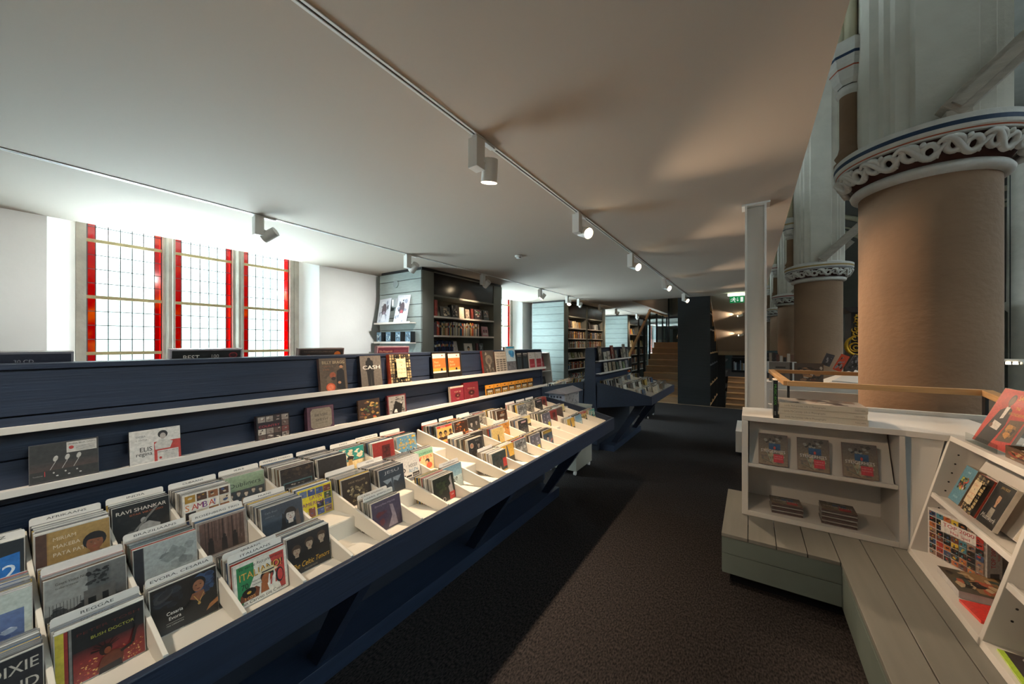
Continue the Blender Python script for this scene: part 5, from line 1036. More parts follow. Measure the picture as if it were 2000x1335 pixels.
for x0, x1, t in ((.045, .225, 'left'), (.262, .448, 'middle'), (.492, .680, 'right')):
    w_ = .168; o = board('cd_case', frame(((x0 + x1) / 2, 3.126, .7135), (1, 0, 0), (0, math.sin(.30), math.cos(.30))), w_, .215, .01, '6a3a3c'); tag(o, 'brown CD with pale capitals and red label in the white unit, %s of three' % t, 'CD')
    A = Art(w_ - .003, .212, '5a4c40', y0=.0015); k_steiger(A); A.build('printed_front', o)
for px, py, n, t, rz in ((.215, 3.22, 5, 'left', .05), (.485, 3.21, 7, 'right', -.02)):
    for i in range(n):
        w_ = .175; z = HB + .0375 + i * .0145 + .0105
        o = board('cd_case', frame((px + R.uniform(-.002, .002), py - .075, z), (math.cos(rz), math.sin(rz), 0), (-math.sin(rz), math.cos(rz), 0)), w_, .15, .0105, '8a8480' if i % 2 else '5a4a48')
        tag(o, ('topmost brown CD of the %s pile in the white unit' if i == n - 1 else 'CD inside the %s pile at the bottom of the white unit') % t, 'CD', None if i == n - 1 else 'discs in the %s pile' % t)
        if i == n - 1: A = Art(w_ - .003, .147, '5a4c40', y0=.0015); k_steiger(A); A.build('printed_front', o)
# books on top of the first unit
for i in range(3):
    z = HT + .001 + i * .0385; r = thing('coffee_table_book', (.39, 3.22, z), 'thick cream-spined photography book, %s of the pile of three on the white unit' % ['bottom', 'middle', 'top'][i], 'book'); dx = [.004, 0, .002][i]
    m = MB().col('c8bca8'); x0, x1 = .165 + dx + (.0 if i < 2 else .0), .612 + dx; y0 = 3.100 - dx
    m.box(x0, x1, y0, y0 + .004, z, z + .037); m.col('b8a894'); m.box(x0, x1, y0 + .004, y0 + .27, z, z + .003); m.box(x0, x1, y0 + .004, y0 + .27, z + .034, z + .037); m.build('cover', PAPER, r)
    m = MB().col('8a7c70'); m.box(x0 + .006, x1 - .006, y0 + .004, y0 + .264, z + .003, z + .034); m.build('pages', PAPER, r)
    A = Art(x1 - x0, .037, 'c8bca8'); A.text('Linda McCartney: Life in Photographs', .07, .35, .45, '7a7064', width=.48); A.text('TASCHEN', .86, .35, .34, '7a7064', width=.11)
    o = A.build('spine_lettering', r, m=PAPER); o.matrix_parent_inverse = Matrix.Translation(-r.location); o.matrix_basis = frame(((x0 + x1) / 2, y0 - .0002, z), (1, 0, 0), (0, 0, 1))
    if i == 2:
        A = Art(x1 - x0, .264, 'b0a090'); A.mess(5, ['3a2a24', '5a4034', 'c8b8a4', '2a2020', '8a6450'], 40, smin=.05, smax=.16); o = A.build('printed_cover', r); o.matrix_parent_inverse = Matrix.Translation(-r.location); o.matrix_basis = frame(((x0 + x1) / 2, y0 + .003, z + .0372), (1, 0, 0), (0, 1, 0))
mb_ = thing('boxed_book', (.155, 3.2, HT), 'upright black box with lime green spine lettering beside the cream book pile', 'book')
m = MB().col('141416'); m.box(.1345, .1605, 3.10, 3.28, HT + .001, HT + .262); m.build('box', CASE, mb_, bevel=.001)
m = MB().col('c8b8a0'); m.box(.1365, .1585, 3.102, 3.278, HT + .262, HT + .264); m.build('page_edge', PAPER, mb_)
A = Art(.26, .026, '141416'); A.text('MUSIC:BOX', .10, .24, .72, '5aa83c', bold=.03, width=.55); A.text('IIIII', .82, .25, .5, 'a8a8a0', width=.1); o = A.build('spine_lettering', mb_); o.matrix_parent_inverse = Matrix.Translation(-mb_.location); o.matrix_basis = frame((.1475 - .013, 3.0995, HT + .131), (0, 0, -1), (1, 0, 0))
# unit two contents
def leanx(x, y, z, a): a = math.radians(a); return frame((x, y, z), (0, -1, 0), (math.sin(a), 0, math.cos(a)))
def u2book(y, w_, h, col, draw, lab, a=20, z=.7205, x=None, d=.018, edge='a8a090', name='book', cat='book'):
    x = FX(z) + .045 if x is None else x; o = board(name, leanx(x, y, z, a), w_, h, d, edge); tag(o, lab, cat); A = Art(w_ - .003, h - .003, col, y0=.0015); draw(A); A.build('printed_front', o)
def k_graf(A): A.text('cool', .5, .84, .08, 'c8dce0', 'c'); A.mess(7, ['c8b84a', '1c1c24', 'c85a4a', 'd8d8d0', '5a8a4a'], 50, (.15, .3, .85, .75), .04, .12); A.text('PUNK', .5, .45, .2, '1c1c24', 'c', bold=.02, width=.6); A.text('DAGEN', .5, .12, .07, 'a8c8d0', 'c')
def k_jan(A): A.mess(3, ['1c1e1e', '262828'], 10); A.bust(.5, .66, .17, 'a88468', '2a2420', '23262a'); A.poly([(.36, .2), (.64, .2), (.62, .42), (.38, .42)], '8a8478'); A.text('JAN ROT', .3, .88, .08, 'b8985c'); A.text('Maatwerk', .5, .14, .16, 'c8c4bc', 'c', shear=.25, width=.8)
u2book(2.925, .118, .205, '5a8a9c', k_graf, 'light blue book with graffiti lettering, leftmost on the right unit shelf', edge='8a7c68', d=.03)
u2book(2.775, .135, .200, '2a2622', k_patt, 'red-spined book with black and cream pattern on the right unit shelf', edge='b04a3a', d=.03)
u2book(2.620, .140, .215, '1e2020', k_jan, 'black book with a waistcoated man and white script on the right unit shelf', edge='c8c0b4')
u2book(2.43, .15, .21, 'b0a898', lambda A: A.mess(8, ['b0a898', 'a09888', 'c0b8a8'], 8), 'pale plain book back at the right end of the unit shelf', edge='a8a090', x=.955)
# game box
gb = thing('game_box', (.93, 2.93, HB + .03), 'white game box with a picture grid and red title, in the right unit', 'game box')
p0 = Vector((.850, 3.035, 0)); p1 = Vector((.985, 2.800, 0)); dx_ = (p1 - p0).normalized(); nz = dx_.cross(Vector((0, 0, 1))); wl = .27; hh = .262
if nz.x > 0: nz = -nz
mxg = frame((p0.x + dx_.x * wl / 2, p0.y + dx_.y * wl / 2, HB + .0315), dx_, (0, 0, 1))
m = MB().col('c8c2bc'); m.box(-wl / 2, wl / 2, 0, hh, -.07, 0); o = m.build('box', CASE, gb); o.matrix_parent_inverse = Matrix.Translation(-gb.location); o.matrix_basis = mxg
A = Art(wl, hh, 'cdc7c1'); A.tiles(12, 7, 8, (.03, .03, .99, .97), ['2a2624', '1c1a1e', '3a4a6a', 'a83a30', 'c8a83c', '6a3a2c', '4a7a8a', '8a7060', '1e1e1e', 'b06a3c'], .13, skip=[(i, j) for i in (2, 3, 4) for j in (5, 6)] + [(5, 6), (5, 5)])
A.rect(.27, .63, .86, .86, 'd8d2cc'); A.text('TOP 2000', .57, .755, .105, 'a8303c', 'c', bold=.014, width=.52); A.text('Het Spel', .60, .66, .08, 'a8303c', 'c', bold=.012, width=.32)
A.poly([(.80, 1), (1, .82), (1, .92), (.90, 1)], 'a8303c'); o = A.build('printed_front', gb); o.matrix_parent_inverse = Matrix.Translation(-gb.location); o.matrix_basis = mxg
A = Art(hh, .07, 'a8a4a2'); A.text('TOP 2000', .30, .45, .42, 'a8303c', bold=.02, width=.42); A.text('Het Spel', .45, .14, .26, 'a8303c', width=.26); A.rect(.04, .2, .2, .8, '4a4848'); o = A.build('printed_side', gb); o.matrix_parent_inverse = Matrix.Translation(-gb.location)
e = p0 + dx_ * (wl + .0003); bk_ = mxg.to_3x3() @ Vector((0, 0, -1)); o.matrix_basis = frame((e.x + bk_.x * .07, e.y + bk_.y * .07, HB + .0315 + hh / 2), (0, 0, 1), tuple(-v for v in bk_))
def flat(x, y, z, w_, h, t, col, draw, lab, rz=0, edge='b8b4b4'):
    o = board('book', frame((x, y, z + t), (math.sin(rz), -math.cos(rz), 0), (math.cos(rz), math.sin(rz), 0)), w_, h, t, edge); tag(o, lab, 'book'); A = Art(w_ - .002, h - .002, col, y0=.001); draw(A); A.build('printed_cover', o); return o
flat(.822, 2.70, HB + .031, .235, .21, .032, '4a4438', lambda A: (A.rect(0, .35, .9, .9, '8a6c48'), A.mess(5, ['3a4a48', '1e1c1c', 'a8543c', 'b8a080'], 26, smin=.06, smax=.2)), 'thick paperback with a dark painterly cover lying flat before the game box')
flat(.818, 2.47, HB + .031, .15, .2, .012, 'd8342c', lambda A: None, 'thin bright red book lying flat in the right unit', edge='e04030', rz=.1)
flat(.80, 2.12, HB + .031, .20, .26, .008, '3a3438', lambda A: (A.rect(0, 0, 1, .06, 'a8c83c'), A.mess(2, ['5a5458', 'c8c0bc', '2a2628'], 12, (0, .1, 1, 1))), 'dark magazine with a lime green edge in the bottom right corner', edge='a8c840', rz=-.05)
# red jazz book on an acrylic stand, on top
def k_satch(A):
    A.rect(0, 0, 1, 1, 'b8322c'); A.mess(9, ['a82c28', 'c03a30'], 8, smin=.1, smax=.3); A.ell(.40, .82, .08, .10, '2a1a16'); A.ell(.40, .80, .065, .09, '6a4030'); A.poly([(.08, 0), (.50, 0), (.60, .40), (.54, .66), (.42, .72), (.24, .62), (.14, .3)], '17161a')
    A.poly([(.36, .70), (.46, .70), (.44, .50), (.36, .48)], 'd8d0c8'); A.poly([(.26, .44), (.50, .40), (.48, .28), (.26, .30)], 'd0c8c0'); A.ell(.24, .34, .05, .04, '6a4030'); A.text('SATCHMO', .52, .84, .13, 'c8a03c', bold=.01, width=.50); A.text('THE', .60, .68, .07, 'c8a03c'); A.text('WONDERFUL', .50, .58, .07, 'b8903c', width=.46)
    A.poly([(.60, .12), (.96, .16), (.98, .54), (.64, .50)], '5a4430'); A.mess(4, ['8a6434', 'b8803c', '3a2c24'], 14, (.62, .16, .94, .5), .05, .12)
u2book(2.80, .30, .30, 'b8322c', k_satch, 'red book with a man in a black suit leaning on top of the right unit', a=22, z=HT + .012, x=.985, edge='c8bcb0', d=.012)
std = thing('book_stand', (1.05, 2.85, HT), 'clear acrylic stand under the red book', 'book stand')
ACR = glass('acrylic', (.86, .88, .88)); m = MB(); m.box(.962, .966, 2.66, 2.95, HT + .001, HT + .045); m.box(.966, 1.16, 2.66, 2.95, HT + .001, HT + .005); m.prism([(1.03, 2.70, HT + .005), (1.035, 2.70, HT + .005), (1.14, 2.70, HT + .24), (1.135, 2.70, HT + .24)], (0, .2, 0)); m.build('holder', ACR, std)
bx = thing('card_box', (1.03, 2.5, HT), 'open brown and red printed card box beside the red book, at the right edge', 'box')
m = MB().col('4a3428'); z = HT + .001
for a in ((.975, 1.12, 2.40, 2.404), (.975, 1.12, 2.616, 2.62), (.975, .979, 2.404, 2.616), (1.116, 1.12, 2.404, 2.616)): m.box(*a, z, z + .055)
m.box(.979, 1.116, 2.404, 2.616, z, z + .004); m.col('7a3a2c'); m.build('tray', CASE, bx)
A = Art(.22, .053, '5a4030'); A.mess(3, ['8a3a2c', 'a88a5c', '2a201c'], 26, smin=.05, smax=.2); o = A.build('printed_side', bx); o.matrix_parent_inverse = Matrix.Translation(-bx.location); o.matrix_basis = frame((.9745, 2.51, z + .001), (0, -1, 0), (0, 0, 1))
m = MB().col('b8a890'); m.box(.985, 1.10, 2.41, 2.60, z + .005, z + .04); m.build('cards', PAPER, bx)

# ================================================================ OAK RAILS ROUND THE VOID
ZR = 1.24
rl = thing('void_railing', (.8, 4.8, 0), 'oak handrail on black posts round the opening with the big round column', 'railing')
pts = [(1.05, 1.6), (1.24, 3.18), (1.395, 3.97), (.272, 3.97), (.222, 5.60), (1.5, 5.60)]
for a, c in zip(pts[:-1], pts[1:]): part(MB().bar((a[0], a[1], ZR - .02), (c[0], c[1], ZR - .02), .055, .042), 'handrail', rl, OAK, .003)
for x, y in ((1.37, 3.92), (.285, 4.05), (.235, 5.55), (1.27, 3.35)): m = MB(); m.box(x - .008, x + .008, y - .022, y + .022, .0, ZR - .04); m.build('post', BLACK, rl)
wp = MB(); wp.box(.20, 1.6, 5.50, 5.54, -.3, 1.0); struct('wall_parapet', wp, UNITW)
b = MB(); b.box(.9, 1.7, 5.55, 8.6, -.25, 0); struct('floor_bridge', b, CARPET)
fu = thing('display_unit', (.8, 7.3, 0), 'further white display unit with leaning magazines beyond the oak rails', 'display unit')
part(MB().box(.22, 1.62, 7.02, 7.5, .001, .96), 'body', fu); part(MB().prism([(.92, 7.0, .962), (1.62, 7.0, .962), (1.62, 7.4, 1.16), (1.3, 7.4, 1.16), (.92, 7.25, 1.0)], (0, .1, 0)), 'raised_stand', fu)
def fm(x, y, z, w_, h, col, pal, lab, a=10, d=.02, edge=None, draw=None, rz=0, name='magazine', cat='magazine'):
    o = board(name, frame((x, y, z), (math.cos(rz), 0, math.sin(rz)), (-math.sin(rz), math.sin(math.radians(a)), math.cos(rz)) if False else (-math.sin(rz), 0, math.cos(rz))), w_, h, d, edge or col); tag(o, lab, cat); A = Art(w_ - .004, h - .004, col, y0=.002); (draw(A) if draw else A.mess(int(x * 777), pal, 22, smin=.06, smax=.22)); A.build('printed_front', o)
fm(.395, 6.99, .98, .29, .30, '6e665f', [], 'large grey magazine with a black spine edge beyond the rails', draw=lambda A: (A.rect(.28, .68, .72, .76, '2a2422'), A.rect(.9, 0, 1, 1, '1a1816'), A.rect(.3, .1, .7, .5, '5a544e')))
fm(.735, 6.99, .98, .34, .29, '4a3c34', ['8a6a54', '2a2220', 'b8a898', '5a3a30', 'a87850'], 'large magazine with a dark and tan photograph beyond the rails')
for i, (x, c, t, rz, h) in enumerate([(.93, '3a3a40', 'black', -.35, .18), (1.06, 'c84a2c', 'orange-red', -.42, .25), (1.20, '4a484a', 'dark wrapped', -.45, .25), (1.31, '6a6664', 'grey wrapped', -.45, .28), (1.40, '3c3a3c', 'black wrapped', -.45, .30), (1.47, '7a7470', 'pale edged', -.45, .31)]):
    fm(x, 7.02 + .03 * i, 1.168 if i else 1.24, .10, h, c, [c, '8a8a8c', '2a282a'], t + ' thin magazine leaning on the further white unit', rz=rz, d=.015)
tag(MB().prism([(1.0, 6.985, 1.01), (1.45, 6.985, .985), (1.45, 6.985, 1.0), (1.0, 6.985, 1.025)], (0, .01, 0)).build('stand_lip', UNITW), 'thin white lip on the front of the further magazine stand', 'shelf edge')
fs = thing('display_unit', (.5, 10, 0), 'small far white unit with books, seen between the steel column and round columns', 'display unit')
part(MB().box(.33, .85, 10.0, 10.08, .9, 1.16), 'shelf_box', fs); part(MB().box(.36, .40, 10.0, 10.08, .001, .9), 'leg', fs); part(MB().box(.78, .82, 10.0, 10.08, .001, .9), 'leg', fs)
R = random.Random(6)
for i in range(7):
    c = ['8a7a6a', '3a3434', '5a3a34', 'a89c90', '2a2a30', 'b0a090', '6a4c40'][i]
    o = MB().col(c).box(.36 + i * .065, .41 + i * .065, 10.01, 10.07, 1.161, 1.161 + .1 + .12 * R.random()).build('book', CASE); tag(o, 'small book standing on the small far white unit', 'book', 'books on the small far unit')

# ================================================================ NAVE COLUMNS
def nave_column(cx, cy, n, bands, detail):
    pos = ['nearest', 'second', 'third', 'fourth', 'fifth'][n]
    c = thing('round_column', (cx, cy, -3.5), pos + (' and largest' if n == 0 else '') + ' tan round column with a white carved capital, right of the ceiling edge', 'column')
    z0 = 3.02; ns = 96 if n == 0 else 48
    m = MB(); m.lathe(cx, cy, [(.60, -3.5), (.60, -3.2), (.45, -3.0), (.45, z0)], n=ns); m.build('shaft', SHAFT, c)
    prof = [(.45, z0 - .02), (.475, z0 - .015), (.505, z0 + .005), (.515, z0 + .035), (.50, z0 + .06), (.47, z0 + .075)]
    m = MB(); m.lathe(cx, cy, prof, n=ns); m.build('collar', CAPW, c)
    m = MB(); m.lathe(cx, cy, [(.468, z0 + .07), (.50, z0 + .14), (.545, z0 + .215), (.585, z0 + .235)], n=ns); tag(m.build('carved_ground', CAPR, c), 'dark red ground behind the carving')
    mats = [CAPW, bands[0], bands[1]]
    m = MB(); m.lathe(cx, cy, [(.56, z0 + .232), (.612, z0 + .240), (.618, z0 + .252), (.622, z0 + .262), (.632, z0 + .272), (.637, z0 + .295), (.639, z0 + .330), (.639, z0 + .372), (.630, z0 + .378), (.45, z0 + .44)], n=ns, smooth=False, mis=[0, 0, 2, 0, 0, 1, 0, 0, 0]); m.build('abacus', mats, c)
    # carved scrollwork
    N = 15; R = random.Random(n)
    ms = [MB() for _ in range(N)]
    for k in range(N):
        m = ms[k]; t0 = 2 * math.pi * k / N; dt = 2 * math.pi / N
        def S(u, v, o=0.0):     # u along ring in motifs, v 0..1 up the band
            t = t0 + u * dt; r = .515 + .085 * v + .02 + o; return (cx + r * math.cos(t), cy + r * math.sin(t), z0 + .085 + .14 * v)
        def N_(u): t = t0 + u * dt; return (math.cos(t), math.sin(t), -.5)
        q = 18 if detail > 1 else 10
        for (uc, vc, ru, rv, a0) in ((.28, .58, .20, .34, 0), (.74, .42, .20, .34, 2.4)):
            P = [S(uc + ru * (1 - i / q * .15) * math.cos(a0 + 2 * math.pi * i / q), vc + rv * math.sin(a0 + 2 * math.pi * i / q)) for i in range(q)]
            m.tube(P, .024 if detail > 1 else .022, n=7 if detail > 1 else 5, closed=True, nrm=[N_(uc)] * q)
        P = [S(-.1 + 1.2 * i / q, .5 + .42 * math.sin(2 * math.pi * i / q + .5), .01) for i in range(q + 1)]
        m.tube(P, [.014 + .014 * math.sin(math.pi * i / q) for i in range(q + 1)], n=6, nrm=[N_(.5)] * (q + 1))
        if detail > 0:
            for (uc, vc, s_, an) in ((.02, .75, .1, .6), (.5, .12, .09, 2.2), (.52, .86, .08, -.5), (.96, .2, .1, 3.6)):
                P = [S(uc + s_ * (i / 6) * math.cos(an) * 1.6, vc + s_ * (i / 6) * math.sin(an) * 3.0, .012 * math.sin(math.pi * i / 6)) for i in range(7)]
                m.tube(P, [.006, .018, .026, .028, .024, .016, .004], n=6, nrm=[N_(uc)] * 7, flat=.6)
        for f in range(1): pass
    big = MB()
    for m in ms:
        tmp = bpy.data.meshes.new('t'); m.bm.to_mesh(tmp); big.bm.from_mesh(tmp); bpy.data.meshes.remove(tmp); m.bm.free()
    tag(big.build('carved_scrolls', CAPW, c), 'white carved leaf scrollwork')
    half = [(.18, -.47), (.20, -.42), (.29, -.41), (.31, -.36), (.35, -.35), (.37, -.29), (.43, -.27), (.46, -.16)]
    poly = [(-x, y) for x, y in half[::-1]]; poly = poly + [(x, y) for x, y in half]; poly = poly + [(x, -y) for x, y in half[::-1]] + [(-x, -y) for x, y in half]
    m = MB(); m.prism([(cx + x, cy + y, z0 + .41) for x, y in poly], (0, 0, 8.5)); m.build('moulded_pier', PIER, c)
    # colonette on the aisle side
    x, y = cx - .50, cy + .10; zb = z0 + .38
    m = MB(); m.lathe(x, y, [(.13, zb), (.13, zb + .05), (.105, zb + .08), (.125, zb + .12), (.10, zb + .16), (.085, zb + .22), (.085, 4.16)], n=28); m.build('colonette', SHAFT, c)
    m = MB(); m.lathe(x, y, [(.086, 4.14), (.11, 4.16), (.118, 4.19), (.10, 4.215), (.095, 4.23)], n=28); m.build('colonette_ring', CAPW, c)
    m = MB(); m.lathe(x, y, [(.10, 4.24), (.135, 4.28), (.15, 4.34), (.15, 4.36), (.165, 4.38), (.165, 4.395), (.18, 4.43), (.18, 4.46), (.195, 4.49), (.195, 4.52), (.20, 4.56), (.20, 4.65), (.12, 4.67)], n=8, smooth=False, mis=[0, 0, 0, 0, 2, 0, 0, 0, 1, 0, 0, 0]); m.build('colonette_capital', mats, c)
    m = MB()
    for k in range(5):
        t = math.radians(100 + k * 40); r0 = .11; r1 = .45
        P = [(x + (r0 + (r1 - r0) * (i / 6) ** 2) * math.cos(t), y + (r0 + (r1 - r0) * (i / 6) ** 2) * math.sin(t), 4.66 + 3.3 * i / 6) for i in range(7)]
        m.tube(P, .055, n=6)
    m.build('vault_ribs', VAULT, c)
    s = thing('timber_brace', (cx, cy - .56, z0 + .4), pos + ' slanting pale timber brace rising from a carved capital', 'brace')
    m = MB(); y = cy - .56; m.bar((cx - .02, y, 3.44), (cx + 1.6, y, 5.10), .16, .15, up=(0, 1, 0)); m.build('beam', STRUT, s, bevel=.006)
    m = MB(); m.bar((cx - .01, y - .085, 3.50), (cx + 1.55, y - .085, 5.10), .10, .02, up=(0, 1, 0)) if False else m.bar((cx, y - .09, 3.47), (cx + 1.55, y - .09, 5.06), .022, .075, up=(0, 0, 1)); m.build('plank', STRUT, s)
    m = MB(); m.box(cx - .05, cx + .09, y - .07, y + .07, 3.385, 3.44); m.build('foot_block', STRUT, s)
COLS = [(1.373, 4.995), (1.35, 11.23), (1.345, 17.46), (1.345, 23.7), (1.345, 29.8)]
BANDS = [(BLUEB, ORNG), (OCHRE, BLUEB), (mat('red_painted_band', '8a3a34', .7), BLUEB), (OCHRE, BLUEB), (BLUEB, OCHRE)]
for i, (x, y) in enumerate(COLS): nave_column(x, y, i, BANDS[i], 2 if i == 0 else 1 if i < 3 else 0)
# carved dark case with gilded ornament in the nave
og = thing('carved_case', (2.9, 14.2, -3.5), 'dark walnut case with gilded scroll ornament seen beyond the second column', 'case')
m = MB(); m.box(2.42, 4.2, 14.0, 14.8, -3.5, 2.45); m.build('body', DARKWOOD, og); m = MB(); m.prism([(2.25, 13.9, 2.6), (4.3, 13.9, 2.6), (4.3, 13.9, 2.52), (2.42, 13.9, 2.45), (2.3, 13.9, 2.52)], (0, 1.0, 0)); m.build('cornice', DARKWOOD, og)
m = MB(); y = 13.97
def arc(cx, cz, r, a0, a1, rr, n=22, sq=1.0): m.tube([(cx + r * math.cos(a0 + (a1 - a0) * i / n), y, cz + r * sq * math.sin(a0 + (a1 - a0) * i / n)) for i in range(n + 1)], [rr * (.35 + .65 * math.sin(math.pi * i / n)) for i in range(n + 1)], n=7, nrm=[(0, 1, 0)] * (n + 1))
arc(2.52, 1.50, .21, 1.6, 5.0, .05, sq=1.2); arc(2.50, 1.46, .12, .0, 6.0, .025); arc(2.52, 1.44, .06, 0, 6.2, .02)
for i, (dx, z, r) in enumerate([(0, 1.72, .07), (.02, 1.84, .06), (-.01, 1.95, .065), (.03, 2.05, .05), (.01, 2.14, .045), (.03, 2.22, .035), (.02, 2.30, .03), (.04, 2.37, .022)]): arc(2.50 + dx, z, r, .5 + i, 5.3 + i, .02); arc(2.54 + dx, z + .03, r * .6, i, i + 4, .014)
tag(m.build('gilded_scrolls', GOLD, og), 'gilded openwork scrolls')
# hanging rail with lamps in the nave, far right
hl = thing('hanging_lamp', (7.9, 20, .95), 'white hanging lamp bar far away beside the big column at the right edge', 'lamp')
m = MB(); m.box(7.3, 8.6, 19.98, 20.06, .93, 1.03); m.build('bar', METALW, hl)
for x in (7.55, 8.3): m = MB(); m.cyl((x, 20.02, 1.03), (x, 20.02, 11.9), .012, n=6); m.build('cable', BLACK, hl)
for x in (7.5, 7.66, 7.82, 8.0, 8.2): m = MB(); m.cyl((x, 20.0, .93), (x, 20.0, .84), .05, .06, n=12); m.build('lamp_head', LENSOFF if x < 7.7 else METALW, hl)
dk = thing('reading_table', (8.2, 16, -3.5), 'dark curved desk top far below in the nave at the right edge', 'table')
m = MB(); m.box(6.2, 9.5, 17.0, 18.4, -.35, -.2); m.build('top', DARKWOOD, dk); m = MB(); m.box(6.4, 9.3, 17.2, 18.2, -3.5, -.35); m.build('base', DARKWOOD, dk)
# far wall arches of the nave
m = MB()
for cx in (12.9 - 9.6, 12.9):
    for r, rr in ((4.6, .13), (5.6, .16), (4.9, .07)): m.tube([(cx - r * math.cos(math.pi * i / 20), 32.9, 5.2 + r * .95 * math.sin(math.pi * i / 20)) for i in range(21)], rr, n=8, nrm=[(0, 1, 0)] * 21)
tag(m.build('wall_arches', VAULT), kind='structure')
# far-side nave columns
for i in range(3):
    m = MB(); m.lathe(10.4, 14 + 6.24 * i, [(.45, -3.5), (.45, 3.0), (.6, 3.2), (.62, 3.4), (.5, 3.5), (.45, 11.9)], n=32); tag(m.build('trim_%d' % (i + 3), PIER), kind='structure')

# ================================================================ TRACK LIGHTS
def track(n, x, y0, y1):
    t = thing('light_track', (x, (y0 + y1) / 2, CZ), ['long recessed white light track above the edge of the long gondola', 'recessed white light track in front of the windows and bookcases'][n], 'light track')
    m = MB(); m.box(x - .018, x - .006, y0, y1, CZ - .006, CZ - .0005); m.box(x + .006, x + .018, y0, y1, CZ - .006, CZ - .0005); m.build('rail', METALW, t)
    m = MB(); m.box(x - .0055, x + .0055, y0, y1, CZ - .002, CZ - .0005); m.build('groove', TRACK, t)
    for y in [y0 + 2.2 + 3 * k for k in range(int((y1 - y0) / 3))]: m = MB(); m.box(x - .017, x + .017, y, y + .08, CZ - .0075, CZ - .003); m.build('joint_cover', METALW, t)
T1, T2 = -1.294, -3.78
track(0, T1, -3.5, 10.1); track(1, T2, -3.5, 17)
def spot(x, y, target, power, lab, color=None, lens=LENS, size=75, blend=.5, lit=True):
    t = thing('track_spotlight', (x, y, CZ), lab, 'spotlight')
    m = MB(); m.box(x - .016, x + .016, y - .045, y + .13, CZ - .018, CZ - .0075); m.build('adapter', METALW, t)
    m = MB(); m.box(x - .045, x + .020, y - .045, y + .03, CZ - .185, CZ - .018); m.build('gear_box', METALW, t, bevel=.002)
    hp = Vector((x + .012, y + .085, CZ - .155)); d = (Vector(target) - hp).normalized(); a = hp - d * .055; b_ = hp + d * .075
    m = MB(); m.cyl(a, b_, .045, .048, n=28, cap=False); m.cyl(a, a + d * .003, .045, n=28); m.build('lamp_head', METALW, t)
    m = MB(); m.cyl((x + .01, y + .02, CZ - .13), tuple(hp), .012, n=10); m.build('swivel', METALW, t)
    m = MB(); c = b_ - d * .006; m.cyl(c, c + d * .002, .043, n=24); m.build('lens', lens, t)
    if lit:
        l = bpy.data.lights.new('bulb', 'SPOT'); l.energy = power; l.color = color or WARM; l.spot_size = math.radians(size); l.spot_blend = blend; l.shadow_soft_size = .035
        o = bpy.data.objects.new('bulb', l); scn.collection.objects.link(o); o.parent = t; o.matrix_parent_inverse = Matrix.Translation(-t.location)
        q = (-d).to_track_quat('Z', 'Y'); o.matrix_basis = Matrix.Translation(b_ + d * .004) @ q.to_matrix().to_4x4()
spot(T1, 1.62, (-1.58, 1.95, .9), 330, 'nearest lit white spotlight on the track over the gondola edge', size=104, blend=1.0)
ords = ['second', 'third', 'fourth', 'fifth']
for i, y in enumerate((3.06, 4.81, 7.0, 9.3)): spot(T1, y, (T1 + 2.6, y - 1.25, 1.32), 230, ords[i] + ' lit white spotlight along the track over the gondola edge, glaring towards the camera', size=78, blend=.45)
spot(T1, -.75, (-1.65, .55, .9), 90, 'added unseen white spotlight on the near track, just behind the viewpoint', color=(1, .88, .74), size=100, blend=1)  # extra lamp out of view, added to brighten the near trays
spot(T1, -.06, (.42, 3.12, .66), 75, 'added unseen white spotlight overhead on the near track, aimed at the white display unit', size=46, blend=.9)  # another added lamp out of view, brightens the white unit
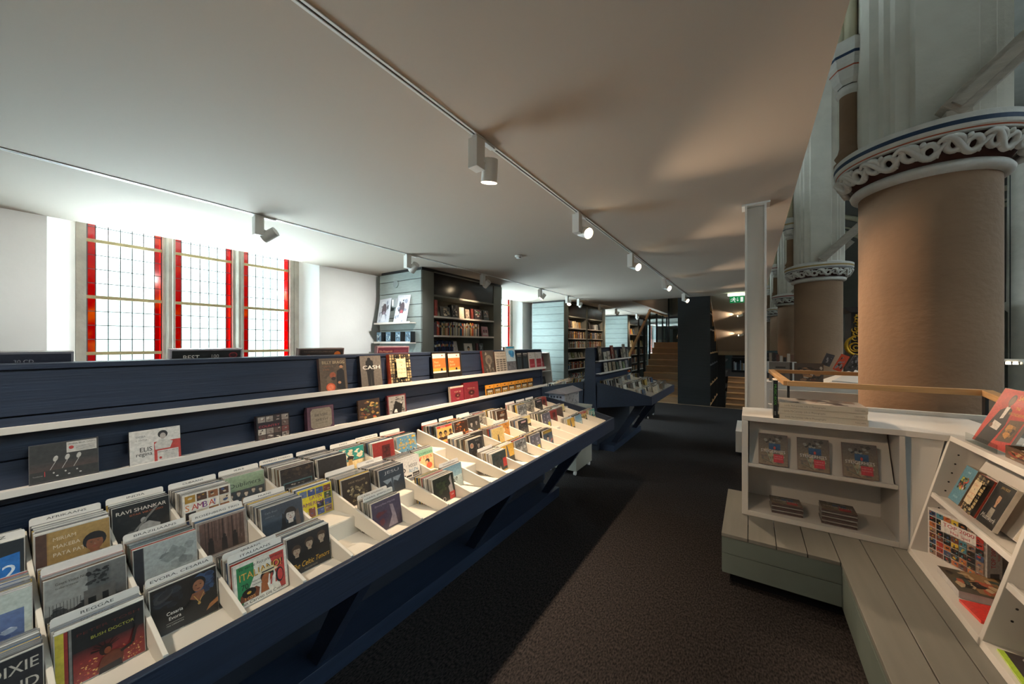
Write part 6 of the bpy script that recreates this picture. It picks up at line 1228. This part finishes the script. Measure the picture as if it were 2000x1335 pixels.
for i, (y, tg, lb) in enumerate([(1.50, (-5.4, .3, 1.4), 'first white spotlight in front of the tall window, facing away'), (3.24, (-5.4, 3.4, 1.3), 'second white spotlight on the window track, above the first bookcase end'), (4.85, (-4.35, 5.0, 2.2), 'white spotlight on the window track lighting the first bookcase'), (6.86, (-4.6, 6.2, 1.2), 'fourth white spotlight on the window track, beyond the first bookcase'), (8.24, (-3.6, 7.2, 1.2), 'small glaring spotlight before the second bookcase'), (8.95, (-4.3, 9.9, 2.1), 'spotlight aimed at the left bay of the second bookcase'), (10.55, (-4.3, 11.5, 2.1), 'spotlight aimed at the right bay of the second bookcase'), (12.17, (-4.6, 12.8, 1.4), 'spotlight beyond the second bookcase'), (14.8, (-4.3, 15.8, 1.9), 'farthest small spotlight before the third bookcase')]):
    spot(T2, y, tg, 60 if i > 1 else 115, lb, color=(1, .97, .93) if i < 2 else None, size=70 if i > 1 else 120, blend=.6 if i > 1 else 1)
# two small wall lamps over the lower stairs
for yl, z, t in ((11.0, 2.29, 'upper'), (11.85, 1.81, 'lower')):
    r = thing('wall_lamp', (-.22, yl, z), t + ' small wedge lamp throwing warm light left across the sloping stair soffit', 'wall lamp')
    m = MB(); m.prism([(-.26, yl - .03, z - .03), (-.16, yl - .03, z + .045), (-.15, yl - .03, z - .02), (-.22, yl - .03, z - .05)], (0, -.07, 0)); m.build('shade', METALW, r)
    m = MB(); m.box(-.272, -.262, yl - .09, yl - .05, z - .035, z - .005); m.build('lens', LENS, r)
    l = bpy.data.lights.new('bulb', 'SPOT'); l.energy = 16; l.color = WARM; l.spot_size = math.radians(70); l.spot_blend = .8; l.shadow_soft_size = .02
    o = bpy.data.objects.new('bulb', l); scn.collection.objects.link(o); o.parent = r; o.matrix_parent_inverse = Matrix.Translation(-r.location); d = Vector((-1, .16, .14)).normalized(); o.matrix_basis = Matrix.Translation((-.28, yl - .06, z - .03)) @ (-d).to_track_quat('Z', 'Y').to_matrix().to_4x4()
# ceiling downlights over the stairs going down and up, and in the nave
def downlight(x, y, z, e, lab, size=110):
    t = thing('ceiling_downlight', (x, y, z), lab, 'downlight'); m = MB(); m.cyl((x, y, z - .001), (x, y, z - .03), .06, n=20); m.build('housing', METALW, t); m = MB(); m.cyl((x, y, z - .031), (x, y, z - .034), .045, n=20); m.build('lens', LENS, t)
    l = bpy.data.lights.new('bulb', 'SPOT'); l.energy = e; l.color = WARM; l.spot_size = math.radians(size); l.spot_blend = .8; l.shadow_soft_size = .05
    o = bpy.data.objects.new('bulb', l); scn.collection.objects.link(o); o.parent = t; o.matrix_parent_inverse = Matrix.Translation(-t.location); o.matrix_basis = Matrix.Translation((x, y, z - .04))
downlight(.0, 13.4, CZ, 60, 'downlight over the lower oak staircase'); downlight(-2.15, 12.2, 4.4, 50, 'downlight high over the upper staircase'); downlight(0, 17, CZ, 40, 'downlight over the landing beyond the lower stairs')
